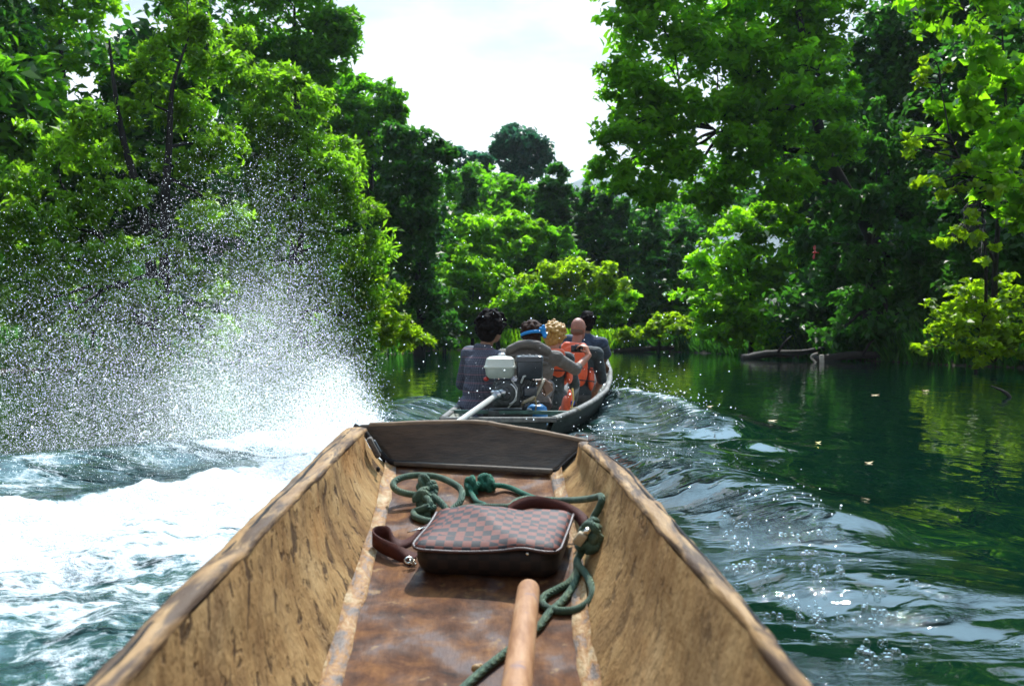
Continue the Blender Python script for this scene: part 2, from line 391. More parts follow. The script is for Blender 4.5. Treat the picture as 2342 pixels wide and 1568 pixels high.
bowb = mobj('bow_board', V, F, M_bow, boat)
# worn pale lip on the bow board
mb = MB(); lip = [top[i] + TH*.5 + Vector((0, 0, .001)) for i in range(1, N)]
V = []; F = []
for i, p in enumerate(lip):
    w = .019*(.8+.5*fbm(np.array([i*.7]), np.array([0.]), 2, 6)[0])
    for dy, dz in ((-w, -.004), (-w*.9, .0045), (0, .0065), (w*.9, .0045), (w, -.003)): V.append(p+Vector((0, dy, dz+(fbm(np.array([i*.9]), np.array([dy*90]), 2, 9)[0]-.5)*.004)))
for i in range(len(lip)-1):
    for k in range(4): F.append([i*5+k, (i+1)*5+k, (i+1)*5+k+1, i*5+k+1])
mobj('worn_lip', V, F, simple('brown_worn_edge', (.24,.15,.08), (.13,.08,.045), .8, 9, .003, 40), bowb)
# ledge strip at the foot of the bow board
mb = MB(); L0 = BL + Vector((.012, -.026, .012)); L1 = BR + Vector((-.012, -.026, .012)); d = (L1-L0)
mb.box((L0+L1)/2+Vector((0,.008,-.002)), (d.length, .024, .013), (0, math.atan2(-d.z, d.x), math.atan2(d.y, d.x)), bev=.004); mb.build('foot_ledge', M_ledge, boat)
# tarred cleat and block in the left bow corner
mb = MB(); mb.tube([TL+Vector((-.012, -.01, .002)), TL.lerp(BL, .15)+Vector((0.004, -.02, 0)), TL.lerp(BL, .5)+Vector((0, -.014, 0)), TL.lerp(BL, .85)+Vector((0, -.016, 0)), BL+Vector((.012, -.02, .010)), BL.lerp(BR, .16)+Vector((0, -.012, .014))], [.008, .0105, .009, .0105, .010, .004], 8); mb.build('tar_bead', M_tar, boat); mb = MB()
mb.tube([TR+Vector((.006, -.004, 0)), TR.lerp(BR, .4)+Vector((-.002, -.008, 0)), TR.lerp(BR, .9)+Vector((-.006, -.01, 0)), BR.lerp(BL, .14)+Vector((0, -.014, .012))], [.004, .006, .007, .003], 8)
mb.build('tar_bead', M_tar, boat)
q = at(gLi, .985).lerp(at(cL, .985), .34)
mb = MB(); mb.box(q + Vector((.010, -.01, .004)), (.016, .05, .062), (0, R(-28), R(6)), bev=.005); mb.build('corner_block', M_ledge, boat)
mb = MB(); mb.box(q + Vector((.0185, -.004, .006)), (.008, .024, .040), (0, R(-28), R(6)), bev=.003); mb.build('corner_plate', simple('dark_slate_plate', (.06,.075,.08), (.03,.035,.04), .5, 60), boat)
q = at(gLi, .965).lerp(at(cL, .965), .66)
mb = MB(); mb.ell(q + Vector((.004, 0, .002)), (.006, .008, .008)); mb.build('bolt_head', M_tar, boat)
mb = MB(); q = at(gLi, .61).lerp(at(cL, .61), .52); mb.tube([q+Vector((.004,.02,.012)), q+Vector((.007,0,0)), q+Vector((.010,-.03,-.014))], [.0015,.004,.002], 6); mb.build('paint_drip', simple('old_yellow_paint', (.55,.48,.08), (.40,.33,.06), .6, 60), boat)
# seat plank under the photographer (carries the paddle shaft)
mb = MB(); mb.box((-.06, .82, .205), (.70, .22, .03), bev=.005); mb.build('seat', M_ledge, boat)

# ------------------------------------------------------------------ floor hits
def FH(xd, yd, h=0.0):
    """point h above the floor board seen at a pixel"""
    Y = 2.3
    for _ in range(8):
        a = at(cL, (Y+1.8)/(cL[-1,0]+1.8)); b = at(cR, (Y+1.8)/(cR[-1,0]+1.8)); X = (xd-1171)/FP*Y
        f = (X-a.x)/(b.x-a.x); z0L, z0R = zfL(0), zfR(0)
        A = -.2207*(1-f)+-.2705*f; B = .197*(1-f)+.225*f
        Y = (CH-A-h)/(B+(yd-770)/FP)
    return P(xd, yd, Y)
def C2(x, y, h): return FH(796.3+.2987*x, 936.8+.2987*y, h)      # crop pixels of the bag area
def C4(x, y, h): return FH(1030.5+.4027*x, 936.8+.4027*y, h)
def rope_mat(name, c1, c2, c3):
    m, nt, out = newmat(name); v = objco(nt)
    col = ramp(nt, noise(nt, v, 26, 4, .6), [(.3, c1), (.52, c2), (.74, c3)])
    wv = nd(nt, 'TexWave', {'Vector': objco(nt, rot=(R(35), R(25), R(40))), 'Scale': 95, 'Distortion': 2.5, 'Detail': 2}, wave_type='BANDS').outputs['Fac']
    col = mixc(nt, ramp(nt, wv, [(.15, .5), (.55, 0)]), col, tuple(x*.5 for x in c1))
    b = nd(nt, 'BsdfPrincipled', {'Base Color': col, 'Roughness': .8})
    bp = nd(nt, 'Bump', {'Height': wv, 'Strength': .8, 'Distance': .003}); nt.links.new(bp.outputs[0], b.inputs['Normal'])
    nt.links.new(b.outputs[0], out.inputs[0]); return m
M_rope = rope_mat('green_rope', (.04,.085,.055), (.085,.15,.09), (.19,.23,.13))
M_ropeb = rope_mat('bright_green_rope', (.012,.10,.06), (.02,.17,.095), (.06,.24,.14))
rope = empty('mooring_rope', FH(1000, 1150)); tag(rope, 'green mooring rope with knots coiled over the boat floor round the bag', 'rope')
def abs_child(o, par):
    o.parent = par; o.matrix_parent_inverse = Matrix.Translation(par.location).inverted() if par.rotation_euler == Euler() else par.matrix_basis.inverted(); return o
RR = .0088
def strand(name, pts, r=RR, mat=None, n=10): return abs_child(MB().tube(spline(pts, 10), r, n).build(name, mat or M_rope), rope)
strand('strand', [C2(600,650,.03), C2(540,650,.03), C2(450,640,.035), C2(370,612,.045), C2(345,565,.055), C2(400,522,.06), C2(520,500,.06), C2(680,512,.055), C2(800,560,.05), C2(868,620,.04), C2(858,700,.03), C2(800,760,.02), C2(755,810,.014), C2(735,860,.010)])
strand('strand', [C2(620,740,.03), C2(555,760,.02), C2(505,780,.012), C2(515,815,.010), C2(580,842,.009), C2(660,856,.009), C2(760,866,.009)])
strand('strand', [C2(650,660,.035), C2(695,695,.03), C2(740,745,.02), C2(768,800,.010), C2(800,850,.009)])
strand('strand', [C2(770,815,.012), C2(820,775,.02), C2(900,750,.03), C2(1000,740,.036), C2(1150,742,.036), C2(1240,738,.036), C2(1290,700,.034), C2(1370,678,.030), C2(1450,690,.024)])
strand('strand', [C2(1110,575,.02), C2(1180,580,.012), C2(1250,598,.009), C2(1330,635,.009), C2(1400,664,.010), C2(1480,690,.018), C2(1560,690,.03)], .0072, M_ropeb)
strand('strand', [C2(920,600,.018), C2(950,650,.012), C2(985,700,.012), C2(1040,725,.014), C2(1090,760,.012)], .0072, M_ropeb)
def at_px(x, y, Y): return P(796.3+.2987*x, 936.8+.2987*y, Y)
def WP(x, y, lift=.008):
    """point on the inner face of the right wall seen at a crop-2 pixel"""
    best = None
    for i in range(900):
        Y = 1.3+1.53*i/899; p = at_px(x, y, Y); t = (Y+1.8)/(gRi[-1,0]+1.8); a = at(gRi, t); b = at(cR, t); f = (a.z-p.z)/(a.z-b.z)
        if f < -.05 or f > 1.1: continue
        w = a.lerp(b, f); e = abs(p.x-(w.x-lift+.016*math.sin(math.pi*min(1,max(0,f)))))
        if best is None or e < best[0]: best = (e, p)
    return best[1]
strand('strand', [C2(1450,690,.026), C2(1520,688,.030), C2(1600,692,.026), WP(1720,690,.02), WP(1820,682,.016), WP(1895,668,.014), WP(1935,660,.014), WP(1942,695,.014), WP(1915,760,.014), WP(1880,820,.014), WP(1858,880,.016), WP(1850,930,.02)], .0085)
strand('strand', [WP(1815,1040,.02), WP(1775,1105,.02), C2(1750,1160,.03), C2(1748,1240,.02), C2(1690,1320,.012), C2(1590,1375,.010), C2(1510,1420,.010), C2(1482,1465,.010), C2(1520,1512,.010), C2(1620,1537,.010), C2(1750,1525,.012), C2(1848,1462,.022), C2(1872,1380,.034), C2(1830,1270,.036), C2(1775,1200,.036), C2(1752,1150,.036)], .0082)
strand('strand', [C2(1755,1180,.034), C2(1752,1260,.022), C2(1710,1370,.012), C2(1630,1470,.009), C2(1545,1545,.009), C4(500,1230,.008), C4(420,1290,.008), C4(320,1372,.008), C4(200,1465,.008), C4(90,1562,.008), C4(-40,1690,.008)], .0082)
def knot(name, c, r, mat, n=6, tube=.0095, sq=(1,1,1)):
    mb = MB()
    for k in range(n):
        ax = Vector((random.uniform(-1,1), random.uniform(-1,1), random.uniform(-.6,.6))).normalized(); u = ax.orthogonal().normalized(); w = ax.cross(u)
        cc = Vector(c) + Vector((random.uniform(-.4,.4)*r*sq[0], random.uniform(-.4,.4)*r*sq[1], (k/(n-1)-.5)*1.2*r*sq[2]))
        ps = [cc + (u*math.cos(a)+w*math.sin(a))*r*random.uniform(.75,1.0) for a in [2*math.pi*i/11*0.92 for i in range(12)]]
        mb.tube(spline(ps, 3), tube, 9)
    return abs_child(mb.build(name, mat), rope)
knot('knot', C2(598,575,.05), .017, M_rope, 4, .0085)
knot('knot', C2(612,630,.035), .017, M_rope, 4, .0085)
knot('knot', C2(585,705,.022), .021, M_rope, 6, .009)
knot('knot', C2(610,770,.012), .020, M_rope, 4, .009)
knot('knot', C2(950,590,.016), .018, M_ropeb, 5, .0085)
knot('knot', C2(1050,570,.016), .018, M_ropeb, 6, .0085)
knot('knot', WP(1868,950,.022), .020, M_rope, 6, .0095)
knot('knot', WP(1838,1010,.022), .019, M_rope, 5, .0095)
mb = MB()
for k in range(12):
    q = C2(1055+random.uniform(-25,25), 545, .030); mb.tube([q, q+Vector((random.uniform(-.012,.012), random.uniform(-.01,.01), random.uniform(.008,.02)))], [.0014, .0006], 5)
abs_child(mb.build('frayed_end', M_ropeb), rope)

# ------------------------------------------------------------------ shoulder bag
def bag_mat(name, ca, cb, sc, rough=.42):
    m, nt, out = newmat(name); v = objco(nt)
    ck = nd(nt, 'TexChecker', {'Vector': v, 'Scale': sc, 'Color1': (*ca, 1), 'Color2': (*cb, 1)}).outputs[0]
    col = mixc(nt, ramp(nt, noise(nt, v, 40, 4, .6), [(.3, .35), (.7, 0)]), ck, tuple(x*.5 for x in cb))
    b = nd(nt, 'BsdfPrincipled', {'Base Color': col, 'Roughness': rough, 'Specular IOR Level': .26})
    bp = nd(nt, 'Bump', {'Height': noise(nt, v, 260, 3, .6), 'Strength': .4, 'Distance': .0012}); nt.links.new(bp.outputs[0], b.inputs['Normal'])
    nt.links.new(b.outputs[0], out.inputs[0]); return m
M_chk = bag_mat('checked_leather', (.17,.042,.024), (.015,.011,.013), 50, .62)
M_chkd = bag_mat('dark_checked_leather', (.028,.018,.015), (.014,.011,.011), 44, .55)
M_lth = simple('brown_leather_trim', (.075,.030,.022), (.04,.018,.014), .45, 30, .001, 200)
M_strap = simple('dark_red_brown_strap', (.085,.022,.015), (.045,.013,.010), .7, 25, .001, 260, spec=.15)
M_brass = simple('bright_metal', (.85,.82,.74), (.6,.56,.48), .25, 50, metal=1)
c0 = FH(1128, 1300)   # front/back middle of the footprint
fb = FH(1113, 1327); bb = Vector((fb.x+.035, fb.y+.205, 0)); bb.z = .5*(zfL(bb.y)+zfR(bb.y))+.004; ctr = (fb+bb)/2
bag = empty('shoulder_bag', ctr + Vector((0, 0, .003)), (math.atan2(bb.z-fb.z, bb.y-fb.y), 0, R(-6)))
tag(bag, 'brown checked leather shoulder bag lying on the boat floor', 'bag')
def rrect(w, d, r, n=7):
    pts = []
    for cx, cy, a0 in ((w/2-r, d/2-r, 0), (-w/2+r, d/2-r, 90), (-w/2+r, -d/2+r, 180), (w/2-r, -d/2+r, 270)):
        for k in range(n): a = R(a0+90*k/(n-1)); pts.append((cx+r*math.cos(a), cy+r*math.sin(a)))
    return pts
def body(levels, cap_top=True, cap_bot=True):
    V = []; F = []; n = 0
    for (w, d, r, z, sh) in levels:
        ps = rrect(w, d, r); n = len(ps); V += [Vector((x+sh*(y/d), y, z)) for x, y in ps]
    for i in range(len(levels)-1):
        for k in range(n): F.append([i*n+k, i*n+(k+1)%n, (i+1)*n+(k+1)%n, (i+1)*n+k])
    if cap_bot: F.append(list(range(n))[::-1])
    if cap_top: F.append(list(range((len(levels)-1)*n, len(levels)*n)))
    return V, F
BW, BD = .322, .215
V, F = body([(BW-.04, BD-.04, .03, 0, .02), (BW-.012, BD-.015, .04, .008, .02), (BW, BD, .045, .030, .02), (BW-.004, BD-.004, .045, .055, .02), (BW-.016, BD-.014, .042, .070, .02)])
for v in V: v.z += .004*math.sin(v.x*23+1)*(v.z > .02); v.y += .004*math.sin(v.x*31+v.z*60)
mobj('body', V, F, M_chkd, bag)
# flap: one soft sheet folded over the front edge
V = []; F = []; NX, NY = 30, 22; prof = []
outl = rrect(BW+.004, BD+.006, .035, 7)
for j in range(NY+1):
    fy = j/NY; y = (fy-.5)*(BD+.008)
    for i in range(NX+1):
        fx = i/NX; x = (fx-.5)*(BW+.006)
        dx = max(0, abs(x)-((BW+.006)/2-.035)); dy = max(0, -y-((BD+.008)/2-.035)); rr = math.hypot(dx, dy)
        xx, yy = x, y
        if rr > .035 and dx > 0 and dy > 0: s = .035/rr; xx = math.copysign((BW+.006)/2-.035+dx*s, x); yy = -((BD+.008)/2-.035+dy*s)
        ed = min(1, min((BW/2+.003-abs(x))/.03, (y+(BD/2+.004))/.03)); ed = max(0, ed)
        z = .074 + .014*math.sin(math.pi*min(1, max(0, fx)))*math.sin(math.pi*(.15+.7*fy)) - .010*(1-ed)**2 + .005*math.sin(fx*7+2)*math.sin(fy*5+1) - .007*math.exp(-((fx-.62)/.10)**2)*fy + .005*math.exp(-((fx+fy*.5-.75)/.09)**2)
        V.append(Vector((xx+.02*(yy/BD), yy, z)))
for j in range(NY):
    for i in range(NX): F.append([j*(NX+1)+i, j*(NX+1)+i+1, (j+1)*(NX+1)+i+1, (j+1)*(NX+1)+i])
fl = mobj('flap', V, F, M_chk, bag); so = fl.modifiers.new('t', 'SOLIDIFY'); so.thickness = .004; so.offset = -1
edge = [V[j*(NX+1)] for j in range(NY, -1, -1)] + [V[i] for i in range(1, NX+1)] + [V[j*(NX+1)+NX] for j in range(1, NY+1)]
MB().tube(edge, .0038, 8).build('piping', M_lth, fl)
MB().ell((.085, -BD/2-.007, .066), (.004, .003, .004)).build('stud', M_brass, bag)
bag_m = Matrix.Translation(bag.location) @ bag.rotation_euler.to_matrix().to_4x4(); bag_i = bag_m.inverted()
def ribbon(name, pts, width, dirs, par, thick=.003):
    ps = spline(pts, 8); ds = spline(dirs, 8); V = []; F = []
    for p, d in zip(ps, ds):
        d = d.normalized(); V += [bag_i @ (p-d*width/2), bag_i @ (p+d*width/2)]
    for i in range(len(ps)-1): F.append([2*i, 2*i+1, 2*i+3, 2*i+2])
    o = mobj(name, V, F, M_strap, par); s = o.modifiers.new('t', 'SOLIDIFY'); s.thickness = thick; s.offset = 0; return o
Z = Vector((0, 0, 1))
ribbon('strap', [C2(505,1150,.012), C2(440,1120,.014), C2(360,1085,.022), C2(250,1035,.024), C2(190,985,.03), C2(205,950,.034), C2(260,940,.036), C2(305,950,.036), C2(335,1015,.030), C2(400,1035,.026), C2(480,1005,.03), C2(545,955,.034), C2(610,920,.03)],
       .034, [Vector((.5,.4,.6)), Vector((.3,.6,.7)), Vector((.1,.25,1)), Z, Z, Z, Z, Vector((.1,.1,1)), Vector((.2,.5,.8)), Vector((.1,.8,.5)), Vector((0,.8,.5)), Vector((0,.6,.8)), Vector((0,.5,.9))], bag)
ribbon('strap', [C2(1225,775,.05), C2(1290,735,.065), C2(1400,705,.075), C2(1510,715,.074), C2(1640,745,.070), C2(1740,790,.066), C2(1800,850,.06), C2(1820,910,.05), C2(1760,960,.045)],
       .030, [Vector((0,.6,.7)), Vector((0,.45,.9)), Vector((0,.25,1)), Vector((0,.1,1)), Vector((0,.3,1)), Vector((.3,.5,.8)), Vector((.7,.3,.6)), Vector((.8,.1,.5)), Vector((.6,0,.7))], bag)
def ring(name, c, r, rot, t=.0022):
    Mx = Euler(rot).to_matrix(); mb = MB(); ps = [bag_i @ (Vector(c)+Mx @ Vector((r*math.cos(a), r*math.sin(a)*.7, 0))) for a in [2*math.pi*k/20 for k in range(21)]]
    return mb.tube(ps, t, 7).build(name, M_brass, bag)
ring('strap_ring', C2(468,1150,.016), .010, (R(60), 0, R(20)))
ring('strap_ring', C2(495,1165,.014), .008, (R(20), R(40), 0))
MB().tube([bag_i @ C2(450,935,.044), bag_i @ C2(620,890,.045)], .0016, 6).build('strap_pin', M_brass, bag)
MB().tube([bag_i @ WP(1798,965,.045), bag_i @ WP(1838,915,.045)], .0065, 10).build('swivel_clasp', M_brass, bag)
MB().box(bag_i @ WP(1775,985,.05), (.022, .012, .034), (R(20), R(30), 0), bev=.004).build('tag', simple('cream_leather', (.55,.45,.30), (.42,.33,.2), .6), bag)

# ------------------------------------------------------------------ paddle
def pad_mat():
    m, nt, out = newmat('paddle_wood'); v = objco(nt, scale=(6, 1, 6)); v2 = objco(nt)
    col = ramp(nt, noise(nt, v, 8, 5, .6), [(.3, (.22,.095,.04)), (.55, (.36,.185,.09)), (.75, (.45,.27,.15))])
    st = ramp(nt, noise(nt, v2, 24, 3, .55), [(.62, 0), (.72, .8)]); col = mixc(nt, st, col, (.20,.13,.13))
    sp = ramp(nt, noise(nt, objco(nt, scale=(1, 3, 1)), 60, 3, .5), [(.66, 0), (.72, .7)]); col = mixc(nt, sp, col, (.14,.07,.04))
    b = nd(nt, 'BsdfPrincipled', {'Base Color': col, 'Roughness': .6, 'Specular IOR Level': .2}); bp = nd(nt, 'Bump', {'Height': noise(nt, v, 18, 4, .6), 'Strength': .5, 'Distance': .002}); nt.links.new(bp.outputs[0], b.inputs['Normal'])
    nt.links.new(b.outputs[0], out.inputs[0]); return m
M_pad = pad_mat()
e = FH(1209, 1372); p0 = Vector((e.x, e.y, e.z+.0245)); p1 = P(1182, 1568, 1.48); dr = (p1-p0).normalized()
paddle = empty('paddle', p0); tag(paddle, 'wooden paddle with its round brown shaft end lying on the boat floor before the bag', 'paddle')
L = 1.25
def padp(s, w=0, h=0): return dr*s + Vector((w, 0, h))
prof = [(-.004,.0125),(-.0015,.018),(.004,.0215),(.012,.0235),(.05,.0238),(.3,.0235),(.7,.0232),(1.0,.0228)]
MB().tube([dr*a for a, _ in prof], [b for _, b in prof], 20).build('shaft', M_pad, paddle)
MB().ell(dr*1.22, (.075, .26, .011), (math.asin(dr.z)*-1, 0, math.atan2(-dr.x, dr.y)+math.pi), 20, 12).build('blade', M_pad, paddle)
mb = MB(); q = FH(1090, 1528, .008); mb.ell((0,0,0), (.010, .008, .009), None, 10, 8); mb.ell((.007,.004,.003), (.006,.006,.006), None, 8, 6)
o = mb.build('snail_shell', simple('ochre_lump', (.42,.25,.09), (.28,.15,.05), .6, 40)); o.name = 'wood_chip'; o.location = q; tag(o, 'small ochre chip of wood on the boat floor beside the rope', 'wood chip')
# ================================================================== FRONT BOAT
# right gunwale (Y, centre x, half width, rail z)
fb_st = np.array([(7.2,-.10,.41,.164),(7.85,.01,.49,.170),(8.67,.15,.57,.20),(9.9,.36,.58,.22),(11.4,.61,.52,.26),(13.2,.92,.39,.31),(14.8,1.19,.21,.44),(15.3,1.27,.10,.52)])
def fbs(Y): return [np.interp(Y, fb_st[:,0], fb_st[:,k]) for k in (1,2,3)]
def fb_floor(Y): return -.07 + .030*max(0, Y-12)**1.6*.35
def paint(name, c1, c2, c3, rough=.65):
    m, nt, out = newmat(name); v = objco(nt, scale=(3, .7, 3)); v2 = objco(nt)
    col = ramp(nt, noise(nt, v, 6, 6, .65), [(.32, c3), (.47, c2), (.62, c1)])
    b = nd(nt, 'BsdfPrincipled', {'Base Color': col, 'Roughness': rough}); bp = nd(nt, 'Bump', {'Height': noise(nt, v, 9, 5, .6), 'Strength': .6, 'Distance': .006}); nt.links.new(bp.outputs[0], b.inputs['Normal'])
    nt.links.new(b.outputs[0], out.inputs[0]); return m
M_hull = paint('dark_green_hull', (.018,.032,.026), (.012,.022,.018), (.007,.010,.009))
M_inner = paint('pale_inner_paint', (.50,.49,.42), (.36,.37,.31), (.13,.17,.13))
M_rail = paint('grey_rail_wood', (.19,.18,.155), (.115,.11,.10), (.05,.05,.045), .7)
M_green = paint('worn_green_paint', (.065,.14,.105), (.045,.095,.075), (.03,.045,.036))
fboat = empty('longtail_boat', (-.1, 7.2, 0)); tag(fboat, 'long narrow dark green wooden motor boat carrying five people ahead on the river', 'boat')
FI = Matrix.Translation(fboat.location).inverted()
def fl_(o, par=None):
    par = par or fboat; o.parent = par; return o
def mo(name, V, F, mat, par=None): return mobj(name, [FI @ Vector(v) for v in V], F, mat, par or fboat)
YS = np.linspace(7.2, 15.3, 54)
V = []; F = []; prof_n = 0
for Y in YS:
    c, w, z = fbs(Y); zf = fb_floor(Y); ring_ = []
    for s in (-1, 1):
        seg = []
        for f in (0, .3, .65, 1): seg.append((c+s*w*(.66+.34*f**.8), z*f+(-.13+zf+.07)*(1-f)))
        ring_.append(seg)
    Lp = ring_[0][::-1]; Rp = ring_[1]
    row = [Vector((x, Y, zz)) for x, zz in Lp] + [Vector((c, Y, -.16+zf+.07))] + [Vector((x, Y, zz)) for x, zz in Rp]
    V += row; prof_n = len(row)
for i in range(len(YS)-1):
    for k in range(prof_n-1): F.append([i*prof_n+k, (i+1)*prof_n+k, (i+1)*prof_n+k+1, i*prof_n+k+1])
F += [list(range((len(YS)-1)*prof_n, len(YS)*prof_n))]
mo('hull', V, F, M_hull)
V = []; F = []
for Y in YS:
    c, w, z = fbs(Y); zf = fb_floor(Y); w2 = max(.03, w-.035)
    row = []
    for f in (1, .7, .35, 0): row.append(Vector((c-w2*(.66+.34*f**.8), Y, z*f+zf*(1-f)-.004*(f==1))))
    row += [Vector((c-w2*.3, Y, zf-.01)), Vector((c+w2*.3, Y, zf-.01))]
    for f in (0, .35, .7, 1): row.append(Vector((c+w2*(.66+.34*f**.8), Y, z*f+zf*(1-f)-.004*(f==1))))
    V += row; prof_n = len(row)
for i in range(len(YS)-1):
    for k in range(prof_n-1): F.append([i*prof_n+k, i*prof_n+k+1, (i+1)*prof_n+k+1, (i+1)*prof_n+k])
mo('inner_planking', V, F, M_inner)
for s in (-1, 1):
    V = []; F = []
    for Y in YS:
        c, w, z = fbs(Y)
        for dx, dz in ((-.036,.010),(-.036,-.012),(.014,-.016),(.016,.006),(0,.016)): V.append(Vector((c+s*(w+dx), Y, z+dz)))
    for i in range(len(YS)-1):
        for k in range(5):
            f = [i*5+k, i*5+(k+1)%5, (i+1)*5+(k+1)%5, (i+1)*5+k]; F.append(f if s > 0 else f[::-1])
    F += [[0,1,2,3,4], [(len(YS)-1)*5+k for k in (4,3,2,1,0)]]
    mo('gunwale', V, F, M_rail)
mb = MB(); mb.box((-.10, 7.20, .155), (.84, .05, .035), bev=.006); V = mb.V; mo('stern_cap', mb.V, mb.F, M_rail)
mb = MB(); mb.box((-.10, 7.215, .02), (.70, .035, .25), bev=.004); mo('transom', mb.V, mb.F, M_hull)
mb = MB(); mb.box((-.06, 7.52, .125), (.80, .26, .022), bev=.004); mo('stern_deck', mb.V, mb.F, M_green)
mb = MB(); mb.box((-.02, 7.70, .172), (.93, .045, .028), (0,0,R(-9)), bev=.004); mo('motor_beam', mb.V, mb.F, M_green)
for Y in (8.55, 9.3, 10.1, 10.95, 12.1, 13.45):
    c, w, z = fbs(Y); mb = MB(); mb.box((c, Y, fb_floor(Y)+.085 if Y < 13 else .17), (w*1.62, .20, .024), (0,0,R(-10)), bev=.004); mo('thwart', mb.V, mb.F, M_green)
for Y in np.arange(8, 14.6, .8):
    c, w, z = fbs(Y); zf = fb_floor(Y); mb = MB(); w2 = w-.045
    mb.tube([(c-w2, Y, z-.02), (c-w2*.66, Y, zf+.012), (c+w2*.66, Y, zf+.012), (c+w2, Y, z-.02)], .014, 6); mo('rib', mb.V, mb.F, M_inner)
mb = MB(); c, w, z = fbs(14.2); mb.box((c, 14.55, z-.03), (w*1.5, .75, .02), (R(4), 0, R(-10)), bev=.003); mo('bow_deck', mb.V, mb.F, M_inner)
mb = MB(); q = P(1318, 938, 7.85)
for k in range(4): mb.tube([q+Vector((-.05, -.012+.008*k, .016)), q+Vector((0, -.01+.008*k, .024)), q+Vector((.035, -.005+.008*k, -.002))], .0035, 6)
mo('rail_lashing', mb.V, mb.F, simple('tan_cord', (.45,.38,.22), (.3,.24,.13), .8, 60))

# ------------------------------------------------------------------ long-tail motor
M_tank = simple('cream_enamel', (.62,.62,.52), (.52,.53,.45), .3, 8, spec=.6)
M_tankd = simple('darker_cream_enamel', (.40,.42,.36), (.26,.29,.25), .4, 9)  # darker cream for the lower half of the tank
M_blk = simple('black_motor_plastic', (.028,.033,.042), (.016,.018,.022), .32, 30, spec=.6)
M_iron = simple('oily_cast_iron', (.085,.09,.088), (.03,.032,.032), .5, 22, .003, 60, metal=.4)
M_pole = simple('pale_grey_tube', (.50,.50,.46), (.36,.36,.33), .4, 10, spec=.6)
M_chr = simple('worn_chrome', (.75,.75,.74), (.4,.4,.4), .3, 40, metal=1)
m0 = Vector((-.05, 7.72, .186)); motor = empty('boat_motor', m0); tag(motor, 'small petrol motor with cream tank and long pale tail shaft on the stern', 'motor')
def V3(xd, yd, Y): return P(xd, yd, Y) - m0
tk = V3(1144, 838, 7.78)
V, F = body([(.17,.16,.03,-.085,0),(.215,.20,.035,-.06,0),(.228,.21,.035,-.012,0),(.252,.232,.035,-.006,0),(.252,.232,.035,.004,0),(.236,.216,.035,.012,0),(.215,.20,.04,.062,0),(.17,.16,.05,.078,0),(.08,.08,.04,.084,0)])
ftank = sharp(mobj('fuel_tank', [v+tk for v in V], F, M_tank, motor))
V, F = body([(.175,.165,.03,-.088,0),(.219,.204,.035,-.062,0),(.231,.213,.035,-.013,0)], False)
sharp(mobj('tank_bottom', [v+tk for v in V], F, M_tankd, ftank))
mb = MB(); mb.cyl(tk+Vector((.012, 0, .091)), .031, .022); mb.cyl(tk+Vector((.012, 0, .103)), .024, .010); mb.build('fuel_cap', M_chr, ftank)
ab = V3(1211, 840, 7.78)
V, F = body([(.17,.17,.02,-.085,0),(.20,.19,.025,-.07,0),(.206,.195,.025,.045,0),(.216,.205,.025,.05,0),(.21,.20,.03,.085,0),(.19,.18,.03,.094,0)])
airb = sharp(mobj('air_filter_box', [v+ab for v in V], F, M_blk, motor))
mb = MB()
for k in (-1, 0, 1): mb.box(ab+Vector((k*.05, -.01, .096)), (.024, .11, .010), bev=.003)
mb.build('top_rib', M_blk, airb)
# crankcase, cylinder, flywheel cover, muffler, base
cc = V3(1150, 895, 7.74)
mb = MB(); mb.box(cc+Vector((.03, .06, -.02)), (.22, .20, .20), bev=.03); mb.box(cc+Vector((.16, .07, .03)), (.14, .16, .17), (0, R(25), 0), bev=.02)
for k in range(7): mb.box(cc+Vector((.10+.022*k, .065, .035-.006*k)), (.008, .19, .19), (0, R(25), 0), bev=.002)
mb.build('crankcase', M_iron, motor)
mb = MB(); mb.cyl(cc+Vector((.02, -.055, -.012)), .095, .05, 'Y', 28); mb.cyl(cc+Vector((.02, -.088, -.012)), .05, .03, 'Y', 20); mb.build('drive_cover', M_iron, motor)
mb = MB(); mb.tube([cc+Vector((.02+.085*math.cos(a), -.085, -.012+.085*math.sin(a))) for a in np.linspace(-1.2, 1.1, 14)], .006, 8); mb.build('cover_rim', M_chr, motor)
mb = MB(); mb.box(cc+Vector((.0, .02, .072)), (.13, .12, .04), bev=.01); mb.box(cc+Vector((-.05, -.03, .05)), (.07, .02, .012), bev=.003); mb.build('carburettor', M_iron, motor)
mb = MB(); mb.box(cc+Vector((.21, .03, .0)), (.11, .13, .09), bev=.02); mb.tube([cc+Vector((.15,.02,-.04)), cc+Vector((.19,-.02,-.09)), cc+Vector((.16,-.03,-.14))], .018, 10); mb.build('muffler', M_blk, motor)
mb = MB(); mb.box(cc+Vector((.06, .06, -.165)), (.34, .22, .05), bev=.008); mb.box(cc+Vector((.06, .04, -.225)), (.20, .16, .09), bev=.01); mb.build('mount', M_iron, motor)
mb = MB(); mb.tube([cc+Vector((.07,-.04,.09)), cc+Vector((.11,-.07,.03)), cc+Vector((.10,-.08,-.06)), cc+Vector((.04,-.06,-.12))], .006, 8); mb.tube([cc+Vector((.14,-.05,.07)), cc+Vector((.16,-.06,.12)), cc+Vector((.20,-.03,.13))], .009, 8); mb.build('hose', M_pole, motor)
mb = MB(); mb.ell(V3(1112, 866, 7.74), (.022,.02,.018)); mb.build('red_knob', simple('red_plastic', (.45,.03,.02), (.3,.02,.015), .4), motor)
A = V3(1141, 899, 7.62); B = Vector((-.85, 5.75, -.12))-m0; d = (B-A)
mb = MB(); mb.tube([A+d*.02, A+d*1.0], .021, 14); mb.build('tail_shaft', M_pole, motor)
